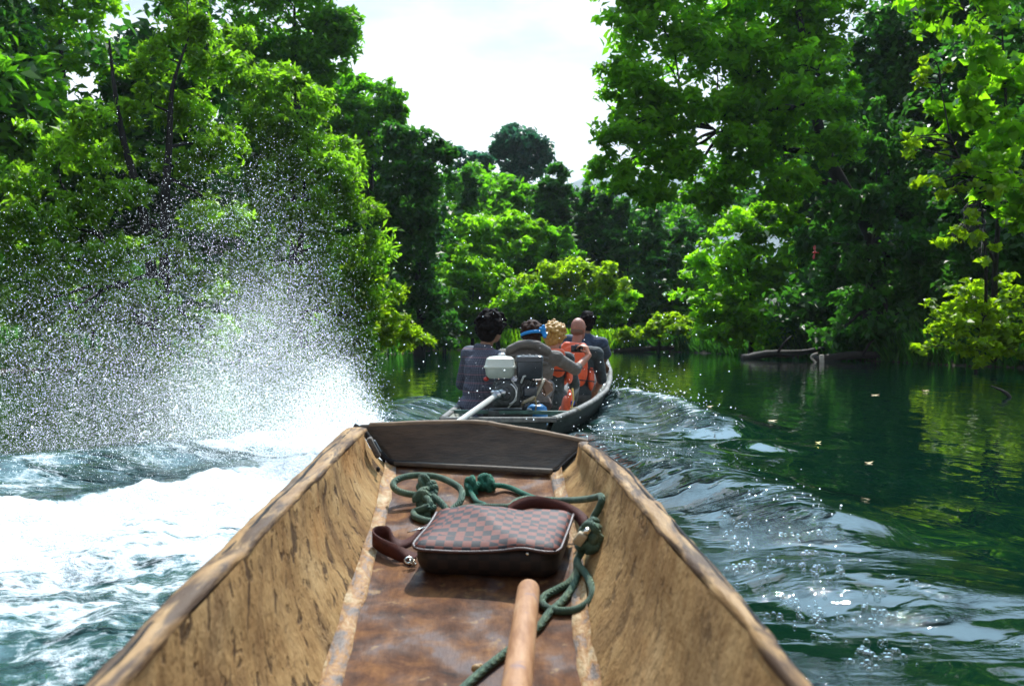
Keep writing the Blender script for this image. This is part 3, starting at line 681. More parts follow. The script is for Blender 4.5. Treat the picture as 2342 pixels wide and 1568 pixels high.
mb = MB(); mb.tube([cc+Vector((.02,-.10,-.012)), A-d*.015, A+d*.035], [.026, .030, .027], 14); mb.tube([A+d*.012, A+d*.03], .036, 14); mb.ell(A+d*.02+Vector((-.028,0,.02)), (.02,.02,.015)); mb.build('shaft_coupling', M_chr, motor)
pr = MB(); pr.cyl((0,0,0), .022, .06, 'Y')
for k in range(2):
    a = math.pi*k+.5; pr.ell((.062*math.cos(a), 0, .062*math.sin(a)), (.062, .006, .030), (0, -a, 0.0), 14, 8)
o = pr.build('propeller', M_chr, motor); o.location = B; o.rotation_euler = d.to_track_quat('Y', 'Z').to_euler()
# tiller: bar rising to the right with a hooked grip
mb = MB(); T0 = cc+Vector((.15, .0, -.10)); T1 = V3(1223, 905, 7.72); T2 = V3(1238, 880, 7.78); T3 = V3(1243, 868, 7.82)
mb.tube(spline([T0, V3(1200, 918, 7.70), T1, T2, T3], 6), .013, 10); mb.build('tiller', simple('tan_tiller', (.40,.34,.24), (.25,.2,.13), .5), motor)
mb = MB(); mb.tube(spline([V3(1222, 854, 7.75), V3(1230, 850, 7.75), V3(1236, 856, 7.76), V3(1240, 866, 7.78)], 6), .010, 8); mb.build('throttle_lever', M_chr, motor)
mb = MB()
for k in range(4): q = T1.lerp(T0, .05+.09*k); mb.tube([q+Vector((.016*math.cos(a), .016*math.sin(a)*.6-.002, .016*math.sin(a))) for a in np.linspace(0, 6.28, 12)], .005, 6)
mb.tube([T1+Vector((0,-.015,-.01)), T1+Vector((.012,-.02,-.06)), T1+Vector((.004,-.02,-.13))], .006, 8); mb.build('cord_wrap', simple('ochre_cord', (.34,.24,.09), (.2,.14,.05), .8), motor)
# blue can beside the motor
q = P(1228, 935, 7.95); q.z = fb_floor(8)+.0; can = empty('fuel_can', (q.x, q.y, -.04)); tag(can, 'bright blue rounded plastic can on the boat floor behind the motor', 'fuel can')
V, F = body([(.15,.15,.07,0,0),(.17,.17,.08,.02,0),(.17,.17,.08,.19,0),(.15,.15,.07,.235,0),(.09,.09,.04,.255,0)])
mobj('body', V, F, simple('blue_plastic', (.02,.19,.46), (.015,.14,.36), .35, 10), can)
mb = MB(); mb.cyl((0,0,.265), .025, .03); mb.build('lid', M_blk, can)

# ================================================================== PEOPLE
def skinmat(name, c):
    m, nt, out = newmat(name); col = ramp(nt, noise(nt, objco(nt), 22, 4, .6), [(.3, tuple(x*.78 for x in c)), (.7, c)])
    b = nd(nt, 'BsdfPrincipled', {'Base Color': col, 'Roughness': .5, 'Subsurface Weight': .08, 'Subsurface Radius': (.012,.005,.003)}); nt.links.new(b.outputs[0], out.inputs[0]); return m
M_skin_d = skinmat('brown_skin', (.22,.105,.055)); M_skin_l = skinmat('sunburnt_skin', (.50,.20,.11)); M_skin_p = skinmat('pink_skin', (.40,.165,.105))
def cloth(name, c1, c2, ns=18, rough=.85, bump=.006):
    m, nt, out = newmat(name); v = objco(nt); col = ramp(nt, noise(nt, v, ns, 4, .6), [(.3, c2), (.7, c1)])
    b = nd(nt, 'BsdfPrincipled', {'Base Color': col, 'Roughness': rough, 'Sheen Weight': .15})
    bp = nd(nt, 'Bump', {'Height': noise(nt, objco(nt, scale=(1,1,2.2)), 13, 3, .5, .8), 'Strength': .9, 'Distance': bump*3}); nt.links.new(bp.outputs[0], b.inputs['Normal'])
    nt.links.new(b.outputs[0], out.inputs[0]); return m
def plaid():
    m, nt, out = newmat('grey_plaid_cloth'); v = objco(nt)
    w1 = nd(nt, 'TexWave', {'Vector': v, 'Scale': 16, 'Distortion': 1.2}, bands_direction='X').outputs['Fac']; w2 = nd(nt, 'TexWave', {'Vector': v, 'Scale': 16, 'Distortion': 1.2}, bands_direction='Z').outputs['Fac']
    a = ramp(nt, w1, [(.35, (.06,.064,.088)), (.6, (.10,.10,.13))]); b_ = ramp(nt, w2, [(.35, (.72,.72,.76)), (.65, (1,1,1))])
    col = mixc(nt, 1, a, b_, 'MULTIPLY'); w3 = nd(nt, 'TexWave', {'Vector': v, 'Scale': 4.5, 'Distortion': .4}, bands_direction='Z').outputs['Fac']
    col = mixc(nt, ramp(nt, w3, [(.93, 0), (.97, .3)]), col, (.35,.14,.16))
    b = nd(nt, 'BsdfPrincipled', {'Base Color': col, 'Roughness': .85}); bp = nd(nt, 'Bump', {'Height': noise(nt, v, 13, 3, .5, .8), 'Strength': .9, 'Distance': .02}); nt.links.new(bp.outputs[0], b.inputs['Normal'])
    nt.links.new(b.outputs[0], out.inputs[0]); return m
M_plaid = plaid(); M_olive = cloth('olive_brown_jacket', (.155,.130,.108), (.10,.085,.07)); M_teal = cloth('dark_teal_shirt', (.045,.06,.06), (.022,.03,.032))
M_orange = cloth('orange_vest_cloth', (.88,.135,.04), (.74,.09,.026), 10, .6, .004); M_navy = cloth('navy_shirt', (.035,.055,.10), (.018,.03,.055)); M_trs = cloth('dark_trousers', (.045,.042,.04), (.022,.021,.02)); M_gtrs = cloth('grey_trousers', (.13,.13,.125), (.07,.07,.068))
M_blackhair = simple('black_hair', (.011,.007,.006), (.004,.003,.003), .85, 60, .004, 120, spec=.15); M_brownhair = simple('brown_hair', (.055,.022,.012), (.016,.008,.006), .8, 40, .004, 120, spec=.2)
M_blond = simple('golden_curls', (.62,.36,.09), (.34,.16,.03), .5, 45, .004, 120); M_bluecl = simple('bright_blue_cloth', (.02,.30,.70), (.012,.20,.52), .6, 30)
def ik(Sh, Wr, l1, l2, pole):
    d = Wr-Sh; L = min(d.length, (l1+l2)*.995); n = d.normalized(); a = (l1*l1-l2*l2+L*L)/(2*L); h = math.sqrt(max(0, l1*l1-a*a))
    p = pole - n*pole.dot(n); p.normalize(); return Sh+n*a+p*h
def hand(mb, wrist, d, palm, side, curl=.6, s=1.0):
    """palm plus four bent fingers and a thumb; d = pointing direction, palm = palm normal, side = +1 thumb on the d x palm side"""
    d = d.normalized(); palm = (palm-d*palm.dot(d)).normalized(); lat = d.cross(palm)*side
    for k in range(4):
        o = (k-1.5)*.021*s; mb.cap(wrist+lat*o*.6+d*.01, wrist+lat*o*-1*-1+d*.085*s, .015*s, .0125*s, 8)
        ln = (.040,.045,.043,.033)[3-k if side > 0 else k]*s
        b0 = wrist+lat*o+d*.088*s; c1 = curl*(.9+.1*k); d1 = (d*math.cos(c1)+palm*math.sin(c1)+lat*o*2).normalized(); b1 = b0+d1*ln
        c2 = curl*2.1; d2 = (d*math.cos(c2)+palm*math.sin(c2)).normalized(); b2 = b1+d2*ln*.8; d3 = (d*math.cos(c2*1.3)+palm*math.sin(c2*1.3)).normalized()
        mb.cap(b0, b1, .0092*s, .0086*s, 8); mb.cap(b1, b2, .0086*s, .0078*s, 8); mb.cap(b2, b2+d3*ln*.55, .0078*s, .0068*s, 8)
    t0 = wrist+lat*.028*s+d*.025*s; t1 = t0+(lat*.8+d*.6+palm*.35).normalized()*.038*s; t2 = t1+(d*.8+palm*.7+lat*.1).normalized()*.034*s
    mb.cap(t0, t1, .014*s, .011*s, 8); mb.cap(t1, t2, .011*s, .0085*s, 8)
def person(label, loc, rz, skin, top, legs_m, lean=.12, sidel=0., yaw=0., nod=0., s=1.0, wrists=None, sleeves=.95, wide=1.0, handdirs=None, curl=(.7,.7), legpose=0, poles=None, neck_fwd=0., hips=0.10):
    """seated adult; local +Y forward; wrists = (left, right) targets in local space"""
    root = empty('person', loc, (0, 0, rz)); tag(root, label, 'person', )
    ML = Matrix.Rotation(-lean, 3, 'X') @ Matrix.Rotation(sidel, 3, 'Y')
    hip = Vector((0, 0, hips))
    def T(x, y, z): return hip + ML @ (Vector((x, y, z-.10))*s)
    shL, shR = T(-.185*wide, .0, .525), T(.185*wide, .0, .525); nb, nt_ = T(0, .005, .555), T(0, .02+neck_fwd*.6, .655); hc = T(0, .045+neck_fwd, .765)
    HR = Matrix.Rotation(-lean*.4-nod, 3, 'X'); HR = Matrix.Rotation(yaw, 3, 'Z') @ HR
    def H(x, y, z): return hc + HR @ (Vector((x, y, z))*s)
    lx = ML.to_euler()
    def torso(mb, g):
        mb.ell(T(0, 0, .10), ((.165*wide+g)*s, (.125+g)*s, (.115+g)*s), lx); mb.ell(T(0, .01, .26), ((.140*wide+g)*s, (.105+g)*s, (.16+g)*s), lx)
        mb.ell(T(0, .01, .415), ((.165*wide+g)*s, (.118+g)*s, (.15+g)*s), lx); mb.cap(shL, shR, (.062+g)*s, (.062+g)*s); mb.cap(T(-.10*wide,0,.53), T(-.035,0,.575), (.055+g)*s, (.045+g)*s); mb.cap(T(.10*wide,0,.53), T(.035,0,.575), (.055+g)*s, (.045+g)*s)
    wr = wrists or (T(-.20, .33, .16), T(.20, .33, .16)); wr = [Vector(w) for w in wr]; arms = []
    for i, (sh, w_) in enumerate(((shL, wr[0]), (shR, wr[1]))):
        pole = Vector(poles[i]) if poles else Vector((-.5 if i == 0 else .5, -.4, -.6)); el = ik(sh, w_, .285*s, .255*s, pole)
        dd = w_-sh; L = dd.length
        if L > .535*s: w_ = sh+dd.normalized()*.535*s
        arms.append((sh, el, w_))
    legs = []
    for sg in (-1, 1):
        h = hip+Vector((sg*.085*s, .03, -.005)); k = Vector((sg*.15*s, .40*s, hips+.13*s)); an = Vector((sg*.12*s, .60*s, -.0))
        if legpose == 1: k = Vector((sg*.17*s, .34*s, hips+.20*s)); an = Vector((sg*.13*s, .42*s, .0))
        an.z = .075; legs.append((h, k, an))
    mb = MB(); torso(mb, -.004)
    for h, k, an in legs:
        mb.cap(h, k, .078*s, .055*s); mb.cap(k, an, .054*s, .036*s); mb.cap(an, an+Vector((0, .02, -.035)), .036*s, .034*s); mb.cap(an+Vector((0, -.02, -.045)), an+Vector((0, .13*s, -.052)), .032*s, .024*s)
    for i, (a, b, c) in enumerate(arms):
        mb.cap(a, b, .050*s, .041*s); mb.cap(b, c, .041*s, .027*s)
        hd, pn = (handdirs[i] if handdirs else ((c-b).normalized(), Vector((0, 0, -1)))); hand(mb, c, Vector(hd), Vector(pn), -1 if i == 0 else 1, curl[i], s)
    mb.cap(nb, nt_, .056*s, .051*s); mb.cap(nt_, H(0, -.01, -.06), .052*s, .05*s)
    mb.ell(H(0, 0, .02), (.074*s, .094*s, .098*s), HR.to_euler()); mb.ell(H(0, .028, -.055), (.056*s, .060*s, .062*s), HR.to_euler()); mb.ell(H(0, .052, -.088), (.030*s, .028*s, .022*s), HR.to_euler())
    mb.cap(H(0, .085, .012), H(0, .106, -.028), .009*s, .014*s, 8); mb.cap(H(-.022, .083, -.062), H(.022, .083, -.062), .010*s, .010*s, 8)
    for sg in (-1, 1): mb.ell(H(sg*.074, -.005, -.01), (.009*s, .020*s, .031*s), (HR @ Matrix.Rotation(sg*.3, 3, 'Z')).to_euler()); mb.cap(H(sg*.014, .086, .026), H(sg*.05, .074, .028), .009*s, .008*s, 8)
    body_o = mb.remesh('body', skin, root, .0068, 3)
    e = MB()
    for sg in (-1, 1): MB().ell(H(sg*.030, .0815, .008), (.014*s, .008*s, .008*s), HR.to_euler(), 12, 8).build('eye', M_eye, root)
    mb = MB(); torso(mb, .014)
    for a, b, c in arms:
        mb.cap(a, b, .064*s, .056*s)
        if sleeves > .55: q = b.lerp(c, (sleeves-.5)*2*.9); mb.cap(b, q, .056*s, .046*s)
    for k in range(7):      # creases and folds
        an = random.uniform(0, 6.28); z = random.uniform(.16, .5); p = T(.165*wide*math.cos(an), .12*math.sin(an), z); q = T(.165*wide*math.cos(an+.7), .12*math.sin(an+.7), z+random.uniform(-.06,.06)); mb.cap(p, q, .014*s, .010*s, 8)
    mb.cap(T(-.05, -.035, .60), T(.05, -.035, .60), .028*s, .028*s, 8)
    mb.remesh('shirt', top, root, .0095, 5)
    mb = MB(); mb.ell(T(0, 0, .09), ((.178*wide)*s, .138*s, .112*s), lx)
    for h, k, an in legs: mb.cap(h, k, .094*s, .070*s); mb.cap(k, an+(k-an)*.06, .069*s, .054*s)
    mb.remesh('trousers', legs_m, root, .011, 4)
    for h, k, an in legs: MB().cap(an+Vector((0, -.03, -.05)), an+Vector((0, .14*s, -.056)), .036*s, .028*s).remesh('shoe', M_shoe, root, .009, 3)
    return root, T, H, HR, s
M_eye = simple('dark_eyes', (.03,.02,.015), (.02,.015,.01), .2); M_shoe = simple('dark_sandals', (.05,.045,.04), (.03,.026,.024), .6)
def hair_cap(mb, H, HR, g=.012, back=-.055, top=.03, r=(.078,.096,.092)):
    mb.ell(H(0, -.016, top), (r[0]+g, r[1]+g-.008, r[2]+g), HR.to_euler(), 20, 14); mb.ell(H(0, -.05, back), (.066+g, .045+g, .055+g), HR.to_euler())
def curls(mb, H, n, R_, r, zmin=-.04, ymax=.06, seed=1, zsc=1.0):
    rr = random.Random(seed)
    for _ in range(n):
        while True:
            v = Vector((rr.gauss(0,1), rr.gauss(0,1), rr.gauss(0,1))).normalized()
            if v.z*R_ > zmin-.02*(v.y < 0) and v.y*R_ < ymax + max(0, v.z)*.05: break
        k = rr.uniform(.90, 1.14); q = H(v.x*R_*.92*k, v.y*R_*k*1.05-.012, v.z*R_*k*zsc+.022); rad = r*rr.uniform(.7, 1.25)
        mb.ell(q, (rad*rr.uniform(.8,1.3), rad, rad*rr.uniform(.8,1.3)), (rr.random()*3, rr.random()*3, 0), 8, 6)
def seatz(Y): return fb_floor(Y)+.10
def heading(): return R(-9.5)
def local(root_loc, rz, p): return Matrix.Rotation(-rz, 3, 'Z') @ (Vector(p)-Vector(root_loc))
# 1 driver: grey plaid shirt, bushy black hair, on the left of the stern beside the motor
loc = Vector((-.31, 8.22, .06)); rz = R(-46)
r1, T, H, HR, s = person('person in a grey plaid shirt with bushy black hair steering beside the motor', loc, rz, M_skin_d, M_plaid, M_trs, lean=.13, sidel=.10, yaw=R(4), nod=.05, s=1.02,
    wrists=(Vector((-.10,.30,.28)), local(loc, rz, P(1244, 872, 7.95))), wide=.9, sleeves=.8, handdirs=((Vector((.5,.7,-.3)), Vector((0,0,-1))), (Vector((.25,.3,-.75)), Vector((-.7,.3,-.3)))), poles=((-.7,-.5,-.4), (.2,-.5,-.8)), curl=(.7,1.1), hips=.10, legpose=1)
mb = MB(); hair_cap(mb, H, HR, .018, top=.045); curls(mb, H, 190, .118, .017, seed=3, zmin=-.06, ymax=.05); mb.remesh('hair', M_blackhair, r1, .0075, 1)
mb = MB(); mb.cap(T(-.13,-.09,.02), T(.12,-.10,.02), .055, .055); mb.cap(T(-.16,-.06,.02), T(-.16,.05,.0), .045, .04); mb.remesh('shirt_tail', M_plaid, r1, .010, 5)
# 2 olive jacket, brown hair tied back with blue cloth
loc = Vector((.13, 8.98, .06)); rz = R(-9)
r2, T, H, HR, s = person('person in an olive brown jacket with blue hair band, right arm raised to a camera', loc, rz, M_skin_l, M_olive, M_trs, lean=.24, sidel=.03, yaw=R(12), nod=.12, s=.98,
    wrists=(Vector((-.22,.36,.26)), local(loc, rz, P(1347, 812, 9.38))), wide=1.36, sleeves=.60, handdirs=((Vector((.3,.9,-.2)), Vector((0,0,-1))), (Vector((-.35,.1,.9)), Vector((-.85,.3,-.2)))), poles=((-.8,-.3,-.5), (.05,-.1,-1)), curl=(.7,.75), neck_fwd=.04, hips=.10)
mb = MB(); hair_cap(mb, H, HR, .016, back=-.06, top=.03); curls(mb, H, 60, .100, .020, seed=5, zmin=-.03, ymax=.04); mb.ell(H(.02,-.10,.0), (.05,.035,.06)); mb.cap(H(-.075,-.045,-.03), H(-.07,-.055,-.13), .020, .008); mb.cap(H(-.02,-.09,-.05), H(-.03,-.09,-.14), .022, .008); mb.remesh('hair', M_brownhair, r2, .0075, 2)
mb = MB(); ps = [H(.106*math.cos(a), -.014+.128*math.sin(a), -.004+.012*math.cos(a)) for a in np.linspace(0, 2*math.pi, 33)]
V = []; F = []
up = HR @ Vector((0,0,1))
for p in ps: V += [p-up*.015, p+up*.015]
for i in range(32): F.append([2*i, 2*i+2, 2*i+3, 2*i+1])
o = mobj('headband', V, F, M_bluecl, r2); so = o.modifiers.new('t', 'SOLIDIFY'); so.thickness = .006; so.offset = 1
mb = MB(); k0 = H(.082, -.112, .0)
for a, l in ((1.2,.05), (.6,.03), (-1.0,.055), (-.5,.045), (2.2,.03)):
    q = k0+HR @ Vector((math.cos(a)*l*.8, -.012, math.sin(a)*l)); mb.cap(k0, q, .010, .016, 8); mb.ell(q, (.020,.012,.018), (0, -a, 0))
mb.remesh('ribbon_bow', M_bluecl, r2, .006, 1)
mb = MB()
for k, (x0, z0) in enumerate(((-.17,.575), (-.08,.625), (.0,.635), (.08,.625), (.17,.575))):
    if k: mb.cap(prev, T(x0,-.075,z0), .044, .044, 10)
    prev = T(x0,-.075,z0)
for z0 in (.52, .47): mb.cap(T(-.16,-.10,z0-.01), T(.0,-.125,z0), .014, .012, 8); mb.cap(T(.0,-.125,z0), T(.18,-.10,z0-.02), .012, .016, 8)
mb.remesh('hood', M_olive, r2, .009, 3)
# 3 golden curls, orange vest over a dark shirt, right arm up with a camera
loc = Vector((.385, 9.66, .035)); rz = R(-12)
cam_px = P(1320, 797, 9.45)
r3, T, H, HR, s = person('person with golden curly hair and an orange vest behind the olive jacket', loc, rz, M_skin_l, M_teal, M_gtrs, lean=.10, sidel=.02, yaw=R(-30), nod=.02, s=.98,
    wrists=(Vector((-.12,.36,.20)), Vector((.10,.38,.20))), wide=.76, sleeves=.8, hips=.09)
mb = MB(); hair_cap(mb, H, HR, .012, top=.035); curls(mb, H, 230, .108, .0155, seed=8, zmin=-.09, ymax=.05); mb.remesh('hair', M_blond, r3, .0068, 0)
def vest(root, T, s, wide=1.0, name='life_vest', short=False):
    mb = MB(); zo = .09 if short else 0; zs = .62 if short else 1
    for sg in (-1, 1):
        mb.ell(T(sg*.075*wide, .125, .33+zo), (.075*s, .035*s, .20*s*zs)); mb.ell(T(sg*.07*wide, -.115, .36+zo), (.085*s, .034*s, .19*s*zs)); mb.cap(T(sg*.095*wide, -.10, .56), T(sg*.09*wide, .08, .56), .036*s, .036*s); mb.ell(T(sg*.165*wide, .0, .27+zo), (.035*s, .085*s, .13*s*zs))
    mb.ell(T(0, -.125, .38+zo), (.14*wide*s, .034*s, .20*s*zs)); mb.cap(T(-.09,-.095,.585), T(.09,-.095,.585), .036*s, .036*s)
    o = mb.remesh(name, M_orange, root, .010, 4)
    st = MB()
    for z0 in ((.40, .46) if short else (.24, .36)): st.tube([T(.205*wide*math.cos(a), .165*math.sin(a), z0) for a in np.linspace(0, 2*math.pi, 25)], .006, 6)
    st.build('vest_strap', M_dkstrap, o); bk = MB(); bk.box(T(.0, .168, .36), (.05, .018, .03), bev=.004); bk.build('buckle', M_dkstrap, o); return o
M_dkstrap = simple('black_webbing', (.03,.03,.035), (.02,.02,.022), .7)
vest(r3, T, s, short=True)
# 4 bald head, orange life vest
loc = Vector((.63, 10.55, .055)); rz = R(-12)
r4, T, H, HR, s = person('person with a bald head in an orange life vest, behind the golden curls', loc, rz, M_skin_p, M_teal, M_gtrs, lean=.08, sidel=.08, yaw=R(-20), nod=-.02, s=1.03, wide=1.18, sleeves=.5, hips=.10)
vest(r4, T, s, 1.12)
mb = MB(); mb.ell(H(0, -.014, -.022), (.0712, .0905, .050), HR.to_euler(), 24, 14); mb.build('cropped_hair', simple('grey_brown_stubble', (.22,.12,.08), (.14,.075,.05), .9, 120), r4)
# 5 navy shirt, dark hair, at the bow holding the right rail
loc = Vector((.88, 12.55, .12)); rz = R(-14)
r5, T, H, HR, s = person('person in a navy shirt with short black hair at the bow holding the right rail', loc, rz, M_skin_d, M_navy, M_trs, lean=.04, sidel=.08, yaw=R(6), nod=.0, s=1.06,
    wrists=(Vector((-.22,.34,.24)), local(loc, rz, P(1380, 830, 13.0))), wide=1.1, sleeves=.62, handdirs=((Vector((.2,.9,-.2)), Vector((0,0,-1))), (Vector((.35,.6,-.6)), Vector((-.4,-.2,-.9)))), poles=((-.8,-.3,-.5), (.8,-.4,.3)), hips=.12)
mb = MB(); hair_cap(mb, H, HR, .012, top=.034); curls(mb, H, 70, .094, .016, seed=12, zmin=-.03, ymax=.03); mb.remesh('hair', M_blackhair, r5, .0075, 2)
# camera in the raised hand
cm = empty('compact_camera', cam_px, (0, 0, R(-10))); tag(cm, 'small black camera held up in the raised right hand', 'camera')
mb = MB(); mb.box((0,0,0), (.115,.035,.068), bev=.008); mb.box((.0,0,.036), (.04,.03,.012), bev=.004); mb.build('body', M_blk, cm)
mb = MB(); mb.cyl((-.012,.03,0), .026, .035, 'Y'); mb.build('lens', M_iron, cm); mb = MB(); mb.box((0,-.0185,0), (.07,.003,.048)); mb.build('screen', simple('dark_screen', (.01,.012,.015), (.008,.01,.012), .1), cm)
# spare vest and blue strap on the boat floor
v0 = P(1294, 905, 8.9); lv = empty('life_vest', (v0.x, v0.y, .0)); tag(lv, 'red orange life vest with a blue buckle standing at the right side of the boat', 'life vest')
mb = MB(); mb.ell((0, .03, .11), (.04,.13,.12)); mb.ell((.03,-.07,.19), (.028,.04,.10)); mb.ell((-.02,.08,.07), (.045,.08,.07)); mb.remesh('foam_panel', M_orange, lv, .010, 4)
mb = MB(); mb.box((.055,-.11,.17), (.03,.02,.04), (0.2,0.1,.5), bev=.006); mb.build('buckle', simple('blue_buckle', (.02,.10,.55), (.015,.07,.4), .35), lv)
mb = MB(); mb.tube([(.05,-.13,.30),(.06,-.135,.2),(.03,-.13,.08)], .008, 6); mb.build('strap', simple('yellow_webbing', (.70,.45,.12), (.5,.3,.08), .7), lv)
# ================================================================== TERRAIN
RL = np.array([(-80,-15),(0,-14),(20,-11.8),(30,-9.0),(45,-5.2),(56,-4.2),(58,-3)]); RR_ = np.array([(-80,17),(0,14.5),(24,12.6),(38,10.3),(50,8.4),(56,7),(58,5)])
def inside(X, Y):
    l = np.interp(Y, RL[:,0], RL[:,1]); r = np.interp(Y, RR_[:,0], RR_[:,1]); return np.minimum(np.minimum(X-l, r-X), 57.5-Y)
def ground_h(X, Y):
    d = inside(X, Y) + (fbm(X*.25, Y*.25, 3, 5)-.5)*2.2
    o = -d
    return np.where(d > 0, -np.minimum(1.4, d*.35)-.05, np.minimum(.55, o*.5) + np.maximum(0, o-1)*.085*np.exp(-np.maximum(0,o-1)/160) + (fbm(X*.12+7, Y*.12, 4, 9)-.45)*np.minimum(1.2, np.maximum(0,o)*.2)) - np.maximum(0, np.hypot(X,Y)-300)*.0
ax = np.concatenate([-np.geomspace(3500, 42, 34), np.linspace(-40, 40, 110), np.geomspace(42, 3500, 34)]); ay = np.concatenate([-np.geomspace(400, 22, 14), np.linspace(-20, 75, 120), np.geomspace(76.5, 4600, 46)])
GX, GY = np.meshgrid(ax, ay); GZ = ground_h(GX, GY); nx = len(ax); ny = len(ay)
ii = np.arange(nx*ny).reshape(ny, nx); GF = np.stack([ii[:-1,:-1], ii[:-1,1:], ii[1:,1:], ii[1:,:-1]], -1).reshape(-1, 4)
def ground_mat():
    m, nt, out = newmat('river_bank_ground'); v = objco(nt)
    col = ramp(nt, noise(nt, v, .9, 6, .65), [(.34, (.022,.04,.010)), (.5, (.05,.085,.016)), (.64, (.11,.10,.045))])
    z = nd(nt, 'SeparateXYZ', {0: v}).outputs[2]; mud = ramp(nt, mth(nt, 'ADD', mth(nt, 'MULTIPLY', z, 1.0), mth(nt, 'MULTIPLY', noise(nt, v, 1.2, 4, .6), .5)), [(.40, 1), (.62, 0)])
    sp_ = nd(nt, 'SeparateXYZ', {0: v}).outputs; xx = mth(nt, 'ADD', sp_[0], mth(nt, 'MULTIPLY', mth(nt, 'LESS_THAN', sp_[1], 44), 20))
    col = mixc(nt, mud, col, ramp(nt, nd(nt, 'MapRange', {'Value': xx, 'From Min': -4, 'From Max': 4}).outputs[0], [(.2, (.34,.23,.13)), (.7, (.07,.05,.032))]))
    b = nd(nt, 'BsdfPrincipled', {'Base Color': col, 'Roughness': .9}); bp = nd(nt, 'Bump', {'Height': noise(nt, v, 5, 6, .7), 'Strength': 1, 'Distance': .12}); nt.links.new(bp.outputs[0], b.inputs['Normal'])
    nt.links.new(b.outputs[0], out.inputs[0]); return m
tag(mobj('ground', np.stack([GX, GY, GZ], -1).reshape(-1, 3), GF, ground_mat()), kind='structure')
# far wooded hills, blue only through the air between
hx = np.linspace(-1600, 2800, 110); hy = np.linspace(2300, 4300, 46); HX, HY = np.meshgrid(hx, hy)
HZ = 480*np.exp(-((HX-230)/620)**2-((HY-3100)/420)**2)*(.72+.5*fbm(HX*.003, HY*.003, 5, 3)) + 430*np.exp(-((HX-900)/420)**2-((HY-3300)/420)**2)*(.72+.5*fbm(HX*.004, HY*.004, 5, 4)) - 25
ii = np.arange(HX.size).reshape(HX.shape); HF = np.stack([ii[:-1,:-1], ii[:-1,1:], ii[1:,1:], ii[1:,:-1]], -1).reshape(-1, 4)
tag(mobj('hills', np.stack([HX, HY, HZ], -1).reshape(-1, 3), HF, simple('wooded_hill', (.05,.08,.03), (.025,.045,.02), .95, .015, 8, .04)), kind='structure')

# ================================================================== WATER
nr = 560; rad = np.concatenate([[.02], np.geomspace(.35, 150, nr-1)])
th = np.concatenate([np.linspace(-180, -46, 50, endpoint=False), np.linspace(-46, 46, 620, endpoint=False), np.linspace(46, 180, 50, endpoint=False)]); nth = len(th)
RD, TH_ = np.meshgrid(rad, np.radians(th), indexing='ij'); X = RD*np.sin(TH_); Y = RD*np.cos(TH_)
def crest(px, py, pts, amp, wf, wb, fade=(0, 0)):
    """ridge along a polyline: steep on the near side (wf), long on the far side (wb); returns height and ridge coordinate"""
    pts = np.array(pts, float); best = np.full(px.shape, 1e9); sgn = np.zeros(px.shape); tt = np.zeros(px.shape); L = np.concatenate([[0], np.cumsum(np.hypot(*np.diff(pts, axis=0).T))])
    for k in range(len(pts)-1):
        a, b = pts[k], pts[k+1]; d = b-a; l2 = d@d; t = np.clip(((px-a[0])*d[0]+(py-a[1])*d[1])/l2, 0, 1)
        qx = px-a[0]-t*d[0]; qy = py-a[1]-t*d[1]; dd = np.hypot(qx, qy); s = d[0]*qy-d[1]*qx; m = dd < best
        best = np.where(m, dd, best); sgn = np.where(m, np.sign(s), sgn); tt = np.where(m, L[k]+t*(L[k+1]-L[k]), tt)
    sd = best*sgn; u = tt/L[-1]; w = np.where(sd > 0, wf, wb)
    env = np.clip(u/max(fade[0], 1e-3), 0, 1)*np.clip((1-u)/max(fade[1], 1e-3), 0, 1)
    return amp*env*np.exp(-(sd/w)**2), sd, u, env
hgt = np.zeros_like(X); foam = np.zeros_like(X); turb = np.zeros_like(X)
far = np.clip((RD-3)/30, 0, 1)
# gentle river ripple
hgt += .010*(fbm(X*1.1+3, Y*.55, 3, 21)-.5)*np.exp(-RD/26) + .006*(fbm(X*3.3, Y*1.5, 3, 22)-.5)*np.exp(-RD/12)
# --- right side waves (both bow waves)
def add(pts, amp, wf, wb, fade, fo=0, tu=0, tw=.6):
    global hgt, foam, turb
    h, sd, u, env = crest(X, Y, pts, amp, wf, wb, fade); hgt += h*(.8+.4*fbm(X*2.2, Y*2.2, 3, 31))
    n = np.exp(-(np.maximum(sd,0)/tw)**2)*np.exp(-(np.minimum(sd,0)/.10)**2)*env
    foam += fo*n*np.exp(-((sd-.04)/(tw*.35))**2); turb += tu*n
add([(1.12,12.4),(1.30,11.3),(1.48,10.2),(1.54,9.0),(1.52,8.0),(1.44,7.2)][::-1], .17, .30, .42, (.12,.05), .62, .95, .36)
add([(.98,11.4),(1.00,10.3),(.92,9.2),(.74,8.0)][::-1], .07, .2, .3, (.1,.1), .5, 1.0, .4)
add([(.42,7.0),(.54,5.95),(.74,5.2),(.92,4.55),(1.10,4.1),(1.24,3.75),(1.36,3.45)][::-1], .125, .26, .46, (.15,.08), .10, .75, .26)
add([(1.48,7.15),(1.62,6.75),(1.76,6.35)][::-1], .06, .16, .3, (.35,.35), 0, 0, .3)
add([(.70,2.96),(1.15,3.00),(1.34,2.72),(1.65,2.3)][::-1], .042, .20, .34, (.25,.1), 0, 0, .3)
add([(.8,2.78),(1.05,2.74),(1.2,2.6)][::-1], .028, .08, .16, (.3,.3), 0, .2, .2)
for k in range(10):        # broken trailing ripples off the right side of the hull
    x0 = .62+.05*k+rng.uniform(-.05,.05); y0 = 5.2-.36*k; add([(x0, y0), (x0+.35, y0-.30), (x0+.75, y0-.42)][::-1], .009+.006*rng.random(), .05, .11, (.3,.2), 0, .12, .18)
